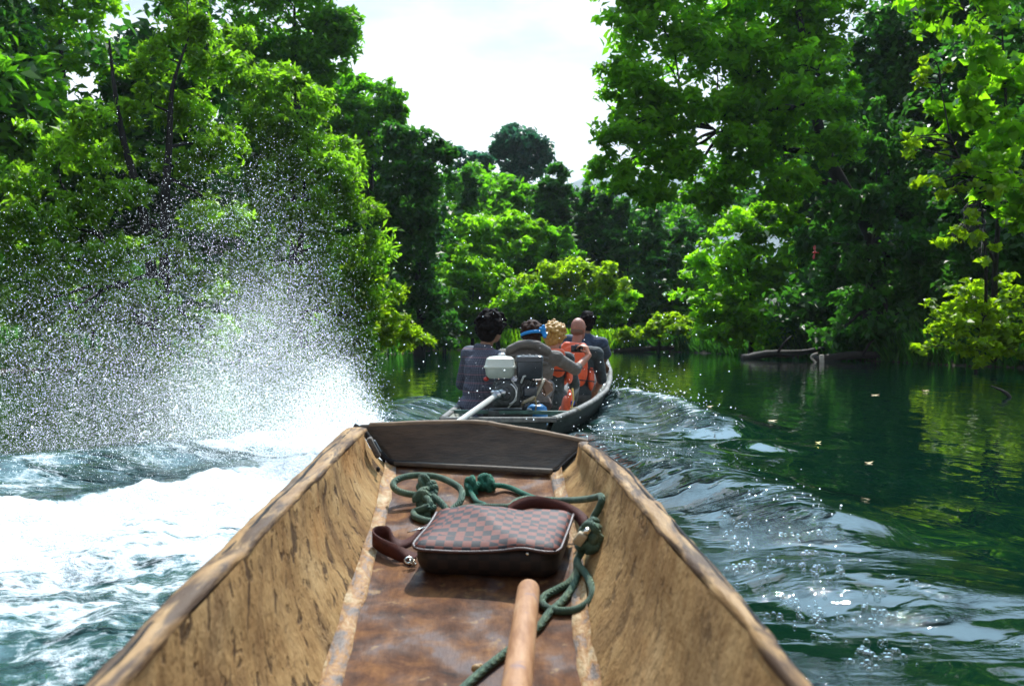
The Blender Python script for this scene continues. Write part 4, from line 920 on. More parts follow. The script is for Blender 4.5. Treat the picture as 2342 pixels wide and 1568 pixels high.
# turbulence beside both hulls
def hullband(c0, c1, w): return np.exp(-((X-np.interp(Y, c0, c1))/w)**2)*((Y > c0[0]) & (Y < c0[-1]))
tr = hullband([.5,2.9,4,5,6,7],[.56,.50,.62,.60,.5,.45], .24); turb += .4*tr; foam += .16*tr*fbm(X*6, Y*6, 3, 51)
# --- left side: wave thrown by the front boat and the churned foam of its propeller
h, sd, u, env = crest(X, Y, [(-.75,11.0),(-.93,9.6),(-1.2,7.6),(-1.5,6.5),(-2.0,5.7),(-2.6,5.05),(-3.6,4.4),(-6,3.6)], .16, .42, .75, (.10,.25))
foam += .50*np.clip((sd+.08)/.2, 0, 1)*np.exp(-(np.maximum(0, sd)/.9)**2)*env*(.6+.8*fbm(X*3, Y*3, 3, 72)); hgt += h; turb += .7*np.exp(-((sd-.3)/.5)**2)*env*(sd > -.15)  # slope paled through the foam value, painting its reflected sky
src = np.array((-.80, 5.95))
h2, sd2, u2, env2 = crest(X, Y, [(-.70,6.5),(-1.0,6.0),(-1.3,5.55),(-1.6,4.9),(-2.15,4.15),(-3.2,3.5),(-5,2.8)], .055, .32, .20, (.05,.15))
left = (X < -.2)
sd2 = sd2 + .34*(fbm(X*2.6+4, Y*2.6, 4, 66)-.5)
lump = fbm(X*4.2+1, Y*4.2, 4, 61); fine = fbm(X*13, Y*13, 3, 62)
band = np.clip((sd2+.06)/.10, 0, 1)*np.exp(-np.maximum(0, sd2-.25)/4.2)*left*np.clip((Y-.2)/.8, 0, 1)*np.clip((7.2-Y)/.8, 0, 1)
core = np.exp(-((sd2-.20)/.20)**2)*env2*left
hgt += h2*(.55+.9*lump)*left + band*((lump-.5)*.13 + (fine-.5)*.035)
foam += .72*core + band*(.63+.55*fbm(X*2.3+5, Y*3.0, 3, 71)) + .5*np.exp(-np.hypot(X-src[0], Y-src[1])**2/.7); turb += .9*band + .3*core
hgt += .035*np.clip(band, 0, 1)*np.sin((X*.9+Y*2.6)*2.3 + 2.2*fbm(X*1.3, Y*1.3, 2, 63))
# slot of churned water between the two hulls
slot = np.exp(-((X+.35)/.45)**2)*np.clip((7.4-Y)/.4, 0, 1)*np.clip((Y-3.1)/.3, 0, 1); turb += .8*slot; foam += .35*slot; hgt += slot*(lump-.5)*.06
# --- keep the water out of both hulls
cxm = (np.interp(Y, cL[:,0], cL[:,1]), np.interp(Y, cR[:,0], cR[:,1])); ins = (X > cxm[0]-.02) & (X < cxm[1]+.02) & (Y < 1.7) & (Y > -1.85)
fc = np.interp(Y, fb_st[:,0], fb_st[:,1]); fw = np.interp(Y, fb_st[:,0], fb_st[:,2]); ins2 = (np.abs(X-fc) < fw*.80) & (Y > 7.22) & (Y < 14.5)
near_h = np.exp(-np.maximum(0, np.abs(X-fc)-fw*.8)/.12)*((Y > 6.9) & (Y < 14.6)); hgt = hgt*(1-.6*near_h)
hgt = np.where(ins | ins2, -.55, hgt); foam = np.clip(foam, 0, 1.6); turb = np.clip(turb, 0, 1.2)
ii = np.arange(nr*nth).reshape(nr, nth); jn = np.roll(ii, -1, axis=1); WF = np.stack([ii[:-1], ii[1:], jn[1:], jn[:-1]], -1).reshape(-1, 4)[:, ::-1]
def water_mat():
    m, nt, out = newmat('river_water'); v = objco(nt)
    fo = nd(nt, 'Attribute', attribute_name='foam').outputs['Fac']; tu = nd(nt, 'Attribute', attribute_name='turb').outputs['Fac']
    calm = mth(nt, 'MULTIPLY', noise(nt, objco(nt, scale=(1, .45, 1)), 3.2, 3, .5, .6), .16)
    r1 = noise(nt, objco(nt, scale=(1, 1.9, 1)), 9, 4, .6, .5); r2 = noise(nt, objco(nt, scale=(1, 1.6, 1)), 34, 3, .6, .3)
    pt = nd(nt, 'MapRange', {'Value': noise(nt, objco(nt, scale=(1, 1.5, 1)), 2.6, 3, .55), 'From Min': .44, 'From Max': .62, 'To Min': .05}, interpolation_type='SMOOTHSTEP').outputs[0]
    rip = mth(nt, 'MULTIPLY', mth(nt, 'ADD', r1, mth(nt, 'MULTIPLY', r2, .34)), mth(nt, 'MULTIPLY', tu, pt))
    h = mth(nt, 'ADD', calm, mth(nt, 'MULTIPLY', rip, 1.7))
    bp = nd(nt, 'Bump', {'Height': h, 'Strength': 1, 'Distance': .068})
    wb = nd(nt, 'BsdfPrincipled', {'Base Color': (.0016,.013,.008,1), 'Roughness': .03, 'IOR': 1.36, 'Specular IOR Level': .5, 'Normal': bp.outputs[0]})
    # churned water under the foam holds air: paler, greener; also tints the left wave slope
    n1 = noise(nt, objco(nt, scale=(1, 1.7, 1)), 3.4, 7, .62, .9); n2 = noise(nt, v, 17, 6, .7, .4); vo = nd(nt, 'TexVoronoi', {'Vector': nd(nt, 'Mapping', {'Vector': v, 'Scale': (1,1.5,1)}).outputs[0], 'Scale': 24, 'Randomness': 1}, feature='DISTANCE_TO_EDGE').outputs['Distance']
    lace = mth(nt, 'ADD', mth(nt, 'ADD', mth(nt, 'MULTIPLY', n1, .95), mth(nt, 'MULTIPLY', n2, .42)), mth(nt, 'MULTIPLY', mth(nt, 'SUBTRACT', .10, vo), .22))
    k = mth(nt, 'ADD', lace, mth(nt, 'MULTIPLY', fo, .62))
    msk = nd(nt, 'MapRange', {'Value': k, 'From Min': 1.00, 'From Max': 1.22}, interpolation_type='SMOOTHSTEP').outputs[0]; msk = mth(nt, 'MULTIPLY', msk, mth(nt, 'GREATER_THAN', fo, .02))
    aer = mth(nt, 'MULTIPLY', nd(nt, 'MapRange', {'Value': k, 'From Min': .80, 'From Max': 1.2}).outputs[0], .8)
    aer = mth(nt, 'MULTIPLY', aer, nd(nt, 'MapRange', {'Value': fo, 'From Min': .05, 'From Max': .5}).outputs[0])
    nt.links.new(mixc(nt, aer, (.0016,.013,.008), (.06,.17,.16)), wb.inputs['Base Color'])
    fb_ = nd(nt, 'Bump', {'Height': mth(nt, 'ADD', n2, mth(nt, 'MULTIPLY', noise(nt, v, 60, 3, .6), .5)), 'Strength': .9, 'Distance': .03})
    fw_ = nd(nt, 'BsdfPrincipled', {'Base Color': (.66,.70,.72,1), 'Roughness': .6, 'Normal': fb_.outputs[0], 'Subsurface Weight': .0})
    mx = nd(nt, 'MixShader', {0: msk, 1: wb.outputs[0], 2: fw_.outputs[0]}); nt.links.new(mx.outputs[0], out.inputs[0]); return m
tag(mobj('water', np.stack([X, Y, hgt], -1).reshape(-1, 3), WF, water_mat(), None, True, {'foam': foam.ravel(), 'turb': turb.ravel()}), kind='structure')

# ================================================================== SPRAY
def drops(name, C, r, mat, label, cat, stretch=None, hi=False):
    n = len(C)
    if hi:
        bm = bmesh.new(); bmesh.ops.create_icosphere(bm, subdivisions=1, radius=1); B = np.array([v.co[:] for v in bm.verts]); bm.verts.index_update(); Fb = np.array([[v.index for v in f.verts] for f in bm.faces]); bm.free()
    else:
        B = np.array([(1,0,0),(-1,0,0),(0,1,0),(0,-1,0),(0,0,1),(0,0,-1)], float); Fb = np.array([(0,2,4),(2,1,4),(1,3,4),(3,0,4),(2,0,5),(1,2,5),(3,1,5),(0,3,5)])
    st = rng.uniform(.75, 1.35, (n, 1, 3)); V = C[:, None, :] + B[None]*r[:, None, None]*st; F = (Fb[None] + (np.arange(n)*len(B))[:, None, None]).reshape(-1, 3)
    o = mobj(name, V.reshape(-1, 3), F, mat); return tag(o, label, cat, kind='stuff')
def spray_mat():
    m, nt, out = newmat('spray_drops'); d = nd(nt, 'BsdfDiffuse', {'Color': (.68,.685,.69,1)}); t = nd(nt, 'BsdfTranslucent', {'Color': (.68,.685,.69,1)}); g = nd(nt, 'BsdfGlossy', {'Color': (1,1,1,1), 'Roughness': .25})
    a = nd(nt, 'AddShader', {0: d.outputs[0], 1: t.outputs[0]}); b = nd(nt, 'MixShader', {0: .12, 1: a.outputs[0], 2: g.outputs[0]}); nt.links.new(b.outputs[0], out.inputs[0]); return m
M_spray = spray_mat()
S0 = np.array((-.66, 5.95, .02))
def plume(n, rscale, a0, a1, spread, back, pw, ps):
    """fan thrown up and to the left-rear of the propeller"""
    el = np.radians(a0+(a1-a0)*rng.random(n)**1.35); rr = rscale*rng.random(n)**pw
    el += rng.normal(0, .10, n); yb = rng.normal(back, spread, n)
    C = np.stack([-np.cos(el)*rr, -yb*rr, np.sin(el)*rr], -1); C[:,2] -= .10*(rr*np.cos(el))**2*.6
    C += rng.normal(0, .02+.05*rr[:,None]**1.0, (n,3)); C += S0; ok = C[:,2] > .01; r = ps(n)
    return C[ok], r[ok]
ln = lambda m, s, lo, hi_: (lambda n: np.clip(m*np.exp(rng.normal(0, s, n)), lo, hi_))
A1 = plume(105000, 1.38, 4, 58, .16, .12, .60, ln(.0010, .5, .0004, .0026))      # dense body
A2 = plume(90000, 1.95, 1, 70, .26, .20, .58, ln(.0008, .6, .0004, .0026))      # wide scatter
A3 = plume(3000, 3.3, 4, 68, .28, .15, .72, ln(.0012, .45, .0007, .0026))       # far flung
A4 = plume(32000, .70, 2, 60, .20, .05, .60, ln(.0013, .5, .0006, .0035))       # bright root
A5 = plume(150000, 2.7, -2, 30, .30, .26, .58, ln(.0008, .65, .0004, .0032))    # low sheet to the left
A6 = plume(2200, 1.6, -4, 40, .25, .15, .7, ln(.0027, .5, .0014, .0065))        # heavy drops near the water
Cs = np.concatenate([A1[0],A2[0],A3[0],A4[0],A5[0],A6[0]]); rs = np.concatenate([A1[1],A2[1],A3[1],A4[1],A5[1],A6[1]])
big = rs > .0033
drops('spray', Cs[~big], rs[~big], M_spray, 'white fan of fine spray thrown up left by the propeller', 'spray')
drops('spray_drops', Cs[big], rs[big], M_spray, 'larger bright water drops flung out through the spray', 'spray', hi=True)
# spatter over the wave crests right and round the front boat
n = 500; u = rng.random(n); C = np.stack([np.interp(u, [0,.5,1], [1.2,1.5,1.48])+rng.normal(0,.10,n), np.interp(u,[0,.5,1],[12,10,7.4])+rng.normal(0,.25,n), np.abs(rng.normal(.08,.10,n))+.05], -1)
n2 = 300; C2_ = np.stack([rng.uniform(-.6,1.2,n2), rng.uniform(4.6,7.4,n2), rng.uniform(.2,1.3,n2)**1.0], -1)
n3 = 220; u = rng.random(n3); C3_ = np.stack([np.interp(u,[0,1],[.48,1.2])+rng.normal(0,.08,n3), np.interp(u,[0,1],[7,3.7])+rng.normal(0,.12,n3), np.abs(rng.normal(0,.05,n3))+.08], -1)
drops('spatter', np.concatenate([C,C2_,C3_]), np.concatenate([ln(.0034,.4,.002,.007)(n), ln(.0021,.45,.0012,.0045)(n2), ln(.0024,.4,.001,.005)(n3)]), M_spray, 'scattered white droplets over the bow waves and front boat', 'spray', hi=True)
# bubbles on the water beside our hull
def bub_mat():
    m, nt, out = newmat('bubble_film'); fr = nd(nt, 'LayerWeight', {'Blend': .35}); g = nd(nt, 'BsdfGlossy', {'Color': (1,1,1,1), 'Roughness': .04}); t = nd(nt, 'BsdfTransparent', {'Color': (.97,.99,.98,1)})
    f = nd(nt, 'MapRange', {'Value': fr.outputs['Facing'], 'To Min': .05, 'To Max': .5}).outputs[0]; nt.links.new(nd(nt, 'MixShader', {0: f, 1: t.outputs[0], 2: g.outputs[0]}).outputs[0], out.inputs[0]); return m
mb = MB()
def wz(x, y):
    i = np.searchsorted(rad, math.hypot(x, y)); j = np.searchsorted(th, math.degrees(math.atan2(x, y))); return float(hgt[min(i, nr-1), min(j, nth-1)])
for k in range(48):
    px = random.choice([(1690,1240,60,40),(1800,1260,80,50),(1700,1310,70,30),(1780,1400,120,60),(1900,1420,110,70),(2040,1420,60,60),(2010,1500,130,60),(1850,1330,120,40)])
    xd = px[0]+random.gauss(0, px[2]*.6); yd = px[1]+random.gauss(0, px[3]*.6)
    Yb = CH*FP/max(150, yd-770); q = P(xd, yd, Yb)
    if q.x < np.interp(q.y, gRo[:,0], gRo[:,1])+.06: continue
    for c in range(random.randint(2, 8)):
        r = random.uniform(.003, .011); x = q.x+random.gauss(0, .018); y = q.y+random.gauss(0, .03); mb.ell((x, y, wz(x, y)+r*.3), (r, r, r), None, 12, 8)
tag(mb.build('bubbles', bub_mat()), 'clusters of clear bubbles floating on the rippled water right of the boat', 'bubbles', kind='stuff')
# floating leaves
M_yl = simple('yellow_leaf', (.62,.55,.03), (.45,.34,.02), .5, 40); M_bl = simple('dry_leaf', (.50,.36,.12), (.30,.19,.06), .6, 40)
for xd, yd, sz, ml, an, lab in ((1870,1012,.026,M_yl,.3,'bright yellow leaf floating on the dark water, the farther of two close together'),(1870,1027,.020,M_yl,1.2,'bright yellow leaf floating just below another yellow leaf on the dark water'),(1765,963,.045,M_bl,.1,'tan leaf floating beside the end of the far bow wave'),(1620,958,.05,M_bl,.5,'pale brown leaf on the slope of the front boat wave'),(1985,1058,.035,M_bl,.4,'small tan leaf floating alone on open dark water at right'),(2000,903,.06,M_bl,.0,'whitish dry leaf floating under the reflection of the dark trees'),(2115,893,.06,M_bl,.2,'pale leaf floating near the right bank reflection, right of the whitish leaf')):
    Yb = CH*FP/(yd-770); q = P(xd, yd, Yb); mb = MB(); n = 8; V = [(0,0,.004)]
    for k in range(n): a = 2*math.pi*k/n; rr = sz*.62*(1 if k%n else 1.5); V.append((rr*math.cos(a)*1.3, rr*math.sin(a)*.6, .002+.006*math.cos(2*a)))
    mb.add(V, [[0, 1+k, 1+(k+1)%n] for k in range(n)]); o = mb.build('floating_leaf', ml); o.location = (q.x, q.y, wz(q.x, q.y)+.002); o.rotation_euler = (0,0,an); tag(o, lab, 'leaf', 'leaves floating on the river')
# dragonfly
q = P(1864, 577, 5.2); df = empty('dragonfly', q, (R(-8), 0, R(6))); tag(df, 'small red dragonfly in flight before the dark right bank', 'dragonfly')
M_red = simple('red_insect', (.55,.035,.02), (.35,.02,.01), .4, 60)
mb = MB(); mb.ell((0,0,0), (.0065,.0075,.0065)); mb.tube([(.002,0,.0),(.010,.002,-.0005),(.022,.004,-.001)], [.0034,.0026,.0016], 8); mb.ell((-.009,0,-.001), (.005,.005,.0045)); mb.build('body', M_red, df)
M_wing = simple('red_wing', (.30,.022,.014), (.22,.016,.012), .35)
for an, L in ((4, .040), (-12, .036), (196, .038), (206, .034)):
    mb = MB(); d = Vector((math.sin(R(an)), 0, math.cos(R(an)))); e = Vector((d.z, 0, -d.x)); n = 12; y = .001*(L > .037)
    V = [d*.003 + Vector((0, y, 0))] + [d*(L*.52-L*.48*math.cos(a)) + e*(.0030*math.sin(a)*(1+.4*(1-math.cos(a)))) + Vector((0, y, 0)) for a in np.linspace(0, 6.28, n, endpoint=False)]
    mb.add(V, [[0, 1+i, 1+(i+1)%n] for i in range(n)]); mb.build('wing', M_wing, df)
# stake, bank snags
M_dead = simple('dead_wood', (.035,.027,.021), (.016,.013,.011), .8, 12, .01, 30); M_palew = simple('bleached_wood', (.50,.45,.38), (.33,.29,.24), .8, 14, .005, 40)
q = P(1879, 826, 29.5); mb = MB(); mb.tube([(0,0,-.6),(.01,0,.0),(0,0,.21)], [.075,.072,.068], 12); mb.ell((0,0,.21), (.068,.068,.02)); o = mb.build('stake', M_palew); o.location = (q.x, q.y, 0); tag(o, 'short pale wooden stake standing in the water by the right bank', 'stake')
q = P(1862, 826, 29.6); mb = MB(); mb.tube(spline([(.25,.0,-.25),(.02,0,.02),(-.09,0,.13),(-.05,0,.22),(.10,0,.27)], 5), [.03]*21, 8); o = mb.build('hooked_branch', M_palew); o.location = (q.x, q.y, 0); tag(o, 'pale hooked branch sticking out of the water beside the stake', 'branch')
q = P(2298, 912, 12.5); mb = MB(); mb.tube(spline([(-.17,0,.14),(-.02,0,.07),(.06,0,-.0),(.10,0,-.12)], 6), [.006,.008,.010,.012,.014,.016,.018,.02,.022,.023,.024,.024,.024,.024,.024,.025,.025,.025,.026], 8); o = mb.build('snag', M_dead); o.location = (q.x, q.y, 0); tag(o, 'dark crooked branch end poking from the water at right', 'branch')
for xd, yd, Yb, ln_, rz_, lab in ((1795,815,34,1.6,.3,'dark fallen log lying at the foot of the shaded right bank'),(1550,797,50,3.2,.05,'long dark log along the far bank under the yellow bushes'),(2000,820,31,1.8,-.2,'dark dead log at the bank left of the bright bush')):
    q = P(xd, yd, Yb); mb = MB(); mb.tube(spline([(-ln_,0,-.05),(-ln_*.4,.1,.12),(ln_*.3,-.05,.16),(ln_,.1,.30)], 6), list(np.linspace(.16,.07,19)), 9, jit=.12); mb.tube([(-ln_*.2,0,.12),(-ln_*.1,-.2,.5),(.1,-.25,.75)], [.05,.035,.015], 7); o = mb.build('log', M_dead); o.location = (q.x, q.y, .05); o.rotation_euler = (0,0,rz_); tag(o, lab, 'log', 'logs along the bank')
# ================================================================== TREES
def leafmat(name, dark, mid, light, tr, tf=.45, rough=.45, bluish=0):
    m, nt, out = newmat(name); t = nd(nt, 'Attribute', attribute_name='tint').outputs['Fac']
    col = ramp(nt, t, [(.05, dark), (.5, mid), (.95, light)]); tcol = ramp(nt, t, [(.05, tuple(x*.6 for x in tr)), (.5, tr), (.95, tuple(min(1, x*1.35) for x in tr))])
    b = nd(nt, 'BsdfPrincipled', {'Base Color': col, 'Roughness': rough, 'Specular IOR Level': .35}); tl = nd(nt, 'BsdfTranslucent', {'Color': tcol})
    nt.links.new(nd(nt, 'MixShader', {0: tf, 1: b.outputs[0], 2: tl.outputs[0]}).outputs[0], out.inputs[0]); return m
L_bright = leafmat('bright_leaves', (.05,.14,.008), (.11,.27,.012), (.20,.34,.018), (.30,.66,.010), .6)
L_willow = leafmat('olive_willow_leaves', (.05,.12,.012), (.10,.21,.018), (.18,.28,.025), (.27,.56,.014), .62)
L_yellow = leafmat('yellow_green_leaves', (.08,.15,.008), (.16,.26,.010), (.26,.30,.013), (.38,.62,.008), .6)
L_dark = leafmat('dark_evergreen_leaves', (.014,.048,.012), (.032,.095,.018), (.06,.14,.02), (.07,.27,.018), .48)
L_mid = leafmat('mid_green_leaves', (.035,.105,.011), (.075,.19,.016), (.13,.25,.018), (.18,.52,.010), .58)
L_canopy = leafmat('canopy_leaves', (.04,.12,.010), (.095,.24,.014), (.16,.31,.018), (.24,.62,.010), .6)  # green between the mid and bright leaf colours
L_haze = leafmat('haze_tinted_leaves', (.02,.06,.05), (.035,.10,.075), (.06,.13,.08), (.05,.22,.09), .45)  # blue of the distant air is mixed into the leaf colour
M_bark = simple('dark_bark', (.015,.012,.010), (.006,.005,.005), .9, 8, .03, 14, stretch=(1,1,.3)); M_barkp = simple('grey_bark', (.14,.125,.105), (.07,.06,.05), .9, 8, .02, 14, stretch=(1,1,.3))
LS = 1.45
def leaves(lobes, leaf, ratio, dens, seed, droop=.0, clump=30, cr=.36, shell=.20, gap=.36, upb=.55):
    """many leaf-sized faces gathered in clumps over the lobes; lobes = (centre, (rx,ry,rz))"""
    g = np.random.default_rng(seed); Cs = []; Ts = []; subs = []
    leaf = leaf*LS; cr = cr*1.15
    for c, r in lobes:
        c = np.array(c, float); r = np.array(r, float); subs.append((c, r*.72, 0, .55))
        m = 9 if r.mean() > .42 else 0
        for k in range(m):
            d = g.normal(size=3); d[2] = d[2]*.8+.25; d /= np.linalg.norm(d); subs.append((c+d*r*g.uniform(.5,.95), r*g.uniform(.28,.52), g.normal(0,.16), .5))
    for c, r, tb, dm in subs:
        dens_ = dens*dm; area = math.pi*(r[0]*r[2]+r[0]*r[1]+r[1]*r[2])/1.5; n = int(dens_*area/(leaf*leaf*ratio*.55)); nc = max(2, n//clump)
        d = g.normal(size=(nc*2, 3)); d /= np.linalg.norm(d, axis=1)[:, None]; k = vn3(d*2.1+c*.37+seed); d = d[k > gap][:nc]; nc = len(d)
        if nc == 0: continue
        k = vn3(d*1.6+c*.5+seed+9); rad_ = 1-np.abs(g.normal(0, shell, nc)); rad_ *= .80+.42*k; rad_[g.random(nc) < .13] *= .6
        cc = c + d*r*rad_[:, None]; rcl = cr*(.6+.8*g.random(nc))*min(1.0, (r.mean()/1.1)**.5)
        off = g.normal(size=(nc, clump, 3)); off /= np.linalg.norm(off, axis=2)[:, :, None]; off *= (g.random((nc, clump, 1))**.5)*rcl[:, None, None]; off[:, :, 2] *= .62
        off[:, :, 2] -= droop*g.random((nc, clump))*rcl[:, None]*2.2
        P_ = (cc[:, None, :]+off).reshape(-1, 3); t = np.clip(.5+tb+.26*(g.random(nc)[:, None]-.5)*2+.16*g.normal(size=(nc, clump)), 0, 1).reshape(-1)
        Cs.append(P_); Ts.append(t)
    C = np.concatenate(Cs); T = np.concatenate(Ts); n = len(C); g2 = g
    nrm = g2.normal(size=(n, 3)); nrm[:, 2] = np.abs(nrm[:, 2])*.8+upb; nrm /= np.linalg.norm(nrm, axis=1)[:, None]
    ax = g2.normal(size=(n, 3)); ax[:, 2] -= droop*2.5; ax -= nrm*(ax*nrm).sum(1)[:, None]*(1-.6*min(1, droop)); ax /= np.linalg.norm(ax, axis=1)[:, None]; sd = np.cross(nrm, ax); sd /= np.linalg.norm(sd, axis=1)[:, None]
    L = leaf*(.6+.8*g2.random(n))[:, None]; Wd = L*ratio*.5; bend = nrm*L*.12
    V = np.stack([C-ax*L*.5, C+sd*Wd+bend-ax*L*.05, C+ax*L*.5-bend*.6, C-sd*Wd+bend-ax*L*.05], 1).reshape(-1, 3)
    return V, np.arange(n*4).reshape(-1, 4), np.repeat(T, 4)
def vn3(p):
    return .5*(vnoise(p[:,0]*1.0+p[:,2]*.7+50, p[:,1]+p[:,2]*.5+50, 77)+vnoise(p[:,2]*1.3+31, p[:,0]*.8-p[:,1]*.6+90, 78))
def lobe(xd, yd, rx, ry, Y, dep=None):
    c = P(xd, yd, Y); k = Y/FP; return (tuple(c), (rx*k, (dep if dep else (rx+ry)*.5*k), ry*k))
def limb(mb, a, b, ra, rb, sag=.1, n=7, rr=random):
    a = Vector(a); b = Vector(b); L = (b-a).length; k1 = a.lerp(b, .35)+Vector((rr.uniform(-1,1), rr.uniform(-1,1), rr.uniform(.2,1)))*L*sag; k2 = a.lerp(b, .7)+Vector((rr.uniform(-1,1), rr.uniform(-1,1), rr.uniform(-.2,.8)))*L*sag
    ps = spline([a, k1, k2, b], n); m = len(ps); mb.tube(ps, [ra+(rb-ra)*(i/(m-1))**.8 for i in range(m)], 7); return ps
NTREE = [0]
def tree(name, label, cat, lobes, mat, leaf=.17, ratio=.5, dens=3.6, droop=0., base=None, stems=None, r0=.16, bark=None, group=None, cr=.36, gap=.36, seed=None, clump=30, shell=.2, upb=.55, limbs=True, kfork=False):
    NTREE[0] += 1; seed = seed or NTREE[0]*13+1; rr = random.Random(seed)
    lo = min(c[2]-r[2] for c, r in lobes); mx = sum(c[0] for c, r in lobes)/len(lobes); my = sum(c[1] for c, r in lobes)/len(lobes)
    if base is None: base = (mx, my)
    bz = float(ground_h(np.array([base[0]]), np.array([base[1]]))[0])-.1; base = Vector((base[0], base[1], max(bz, -.6)))
    root = empty(name, base); tag(root, label, cat, group)
    mb = MB(); top = max(c[2] for c, r in lobes)
    if stems is None:
        tp = Vector((mx, my, max(lo+.25*(top-lo), base.z+.4*(top-base.z)))); stems = [[base, base.lerp(tp, .5)+Vector((rr.uniform(-.2,.2), rr.uniform(-.2,.2), 0)), tp, Vector((mx+rr.uniform(-.3,.3), my, lo+.7*(top-lo)))]]
    tips = []
    for si, st in enumerate(stems):
        ps = spline([Vector(p) for p in st], 8); m = len(ps); mb.tube(ps, [max(.012, r0*(1 if si == 0 or kfork else .42)*(1-.86*(i/(m-1))**.9)) for i in range(m)], 9, jit=.05); tips.append((ps, r0))
    if limbs:
        for c, r in lobes:
            c = Vector(c); best = None
            for ps, _ in tips:
                for i, p in enumerate(ps[len(ps)//3:]):
                    e = (p-c).length + max(0, p.z-c.z)*1.5
                    if best is None or e < best[0]: best = (e, p, i+len(ps)//3, len(ps))
            _, p, i, m = best; ra = max(.02, r0*(1-.86*(i/(m-1))**.9)*.62); q = limb(mb, p, c+Vector((0,0,r[2]*.15)), ra, ra*.3, .13, 6, rr)
            for k in range(4):
                d = Vector((rr.gauss(0,1), rr.gauss(0,1), rr.gauss(.3,.8))).normalized(); s = q[rr.randint(len(q)//2, len(q)-1)]
                limb(mb, s, c+Vector((d.x*r[0], d.y*r[1], d.z*r[2]))*.85, min(.03, ra*.3), min(.008, ra*.08), .15, 4, rr)
    o = mobj('trunk', [Vector(v)-base for v in mb.V], mb.F, bark or M_bark, root)
    V, F, T = leaves(lobes, leaf, ratio, dens, seed, droop, clump, cr, .2 if shell is None else shell, gap, upb)
    mobj('crown', V-np.array(base), F, mat, root, False, {'tint': T}); return root
# ---- left bank
bW = P(372, 850, 24.0)
tree('willow_tree', 'feathery olive willow on the left bank with two thin dark forked stems', 'tree',
  [lobe(150,330,90,60,23),lobe(70,400,80,60,22.5),lobe(220,270,70,50,23),lobe(40,510,90,70,22),lobe(170,480,90,60,22.5),lobe(270,430,70,50,23),lobe(420,60,80,60,25),lobe(350,130,70,50,24.5),lobe(470,130,70,60,25),lobe(330,240,60,50,24),lobe(440,250,80,55,25),lobe(500,340,80,60,25),lobe(410,380,60,50,24.5),lobe(110,610,100,60,22),lobe(260,580,90,60,22.5),lobe(370,560,80,50,24),lobe(480,480,80,60,24.5),lobe(320,700,110,60,22.5),lobe(40,700,90,70,21.5),lobe(170,740,110,60,22),lobe(450,640,90,60,24),lobe(400,-30,90,50,25),lobe(270,350,50,40,24),lobe(70,810,110,45,21.5),lobe(210,825,110,40,22),lobe(350,800,90,50,22.5),lobe(470,760,80,60,23.5)],
  L_willow, leaf=.15, ratio=.34, dens=2.7, droop=.3, base=(bW.x, 24), kfork=True, stems=[[(bW.x,24,.2), P(330,500,23.8), P(285,330,23.6), P(262,200,23.5), P(250,90,23.5)], [(bW.x+.05,24,.2), P(378,480,24), P(388,320,24.1), P(395,200,24.2), P(430,90,24.4)], [(bW.x-.1,24,.2), P(240,560,23.5), P(140,420,23.2)]], r0=.15, cr=.40, gap=.46, shell=.3)
tree('willow_tree', 'soft olive willow behind the spray, right of the forked willow', 'tree',
  [lobe(600,270,80,60,29.5),lobe(690,300,80,60,29.5),lobe(740,390,80,60,29),lobe(640,400,80,60,29),lobe(580,490,80,60,28.5),lobe(700,500,90,60,28.5),lobe(800,470,70,60,29.5),lobe(820,570,70,60,29.5),lobe(720,620,90,60,28.5),lobe(600,610,90,60,28),lobe(840,650,70,60,29.5),lobe(620,720,110,60,28),lobe(770,730,100,60,28.5),lobe(545,190,60,50,30),lobe(640,190,70,50,30),lobe(720,230,60,50,30),lobe(790,350,55,60,30.5),lobe(540,100,50,50,30.5),lobe(560,800,100,40,27.5),lobe(690,800,100,40,27.5),lobe(800,795,80,35,28)],
  L_willow, leaf=.16, ratio=.36, dens=3.0, droop=.3, r0=.16, cr=.42, gap=.40, shell=.3)
tree('riverside_shrub', 'yellowish feathery shrub on the left bank at the edge of the spray', 'shrub',
  [lobe(830,620,70,60,31),lobe(880,700,70,60,30.5),lobe(820,740,80,60,30),lobe(910,770,60,40,30.5),lobe(850,560,45,40,31.5)], L_yellow, leaf=.13, ratio=.34, dens=3, droop=.25, r0=.06, cr=.30)
tree('broadleaf_tree', 'tall broadleaf tree at top left beside open sky, its crown cut by the frame', 'tree',
  [lobe(640,40,130,110,43),lobe(745,110,75,90,43),lobe(560,-60,140,100,43),lobe(690,170,90,70,43.5),lobe(700,-80,100,90,43),lobe(790,60,40,50,43),lobe(600,150,90,80,44)], L_mid, leaf=.24, dens=3.2, r0=.4, cr=.6, gap=.38)
tree('broadleaf_tree', 'green tree with a ragged crown stepping down toward the open sky', 'tree',
  [lobe(850,225,60,55,45),lobe(790,260,70,70,45),lobe(885,205,34,28,45),lobe(870,300,60,60,45.5),lobe(800,370,80,80,45),lobe(900,270,36,40,45.5)], L_mid, leaf=.24, dens=3.2, r0=.3, cr=.5, gap=.40)
tree('broadleaf_tree', 'bright green tree in the top left corner with open sky to its right', 'tree',
  [lobe(170,50,110,90,36),lobe(120,160,110,80,36),lobe(230,150,80,70,36),lobe(150,-70,130,90,36),lobe(60,250,90,70,35.5)], L_bright, leaf=.22, dens=3, r0=.3, cr=.5, gap=.40)
tree('evergreen_tree', 'almost black dense tree at the far left edge of the view', 'tree',
  [lobe(10,60,70,120,33),lobe(-60,180,100,130,33),lobe(20,170,50,60,33),lobe(-80,0,120,120,33)], L_dark, leaf=.2, dens=4.2, r0=.35, cr=.5, gap=.25)
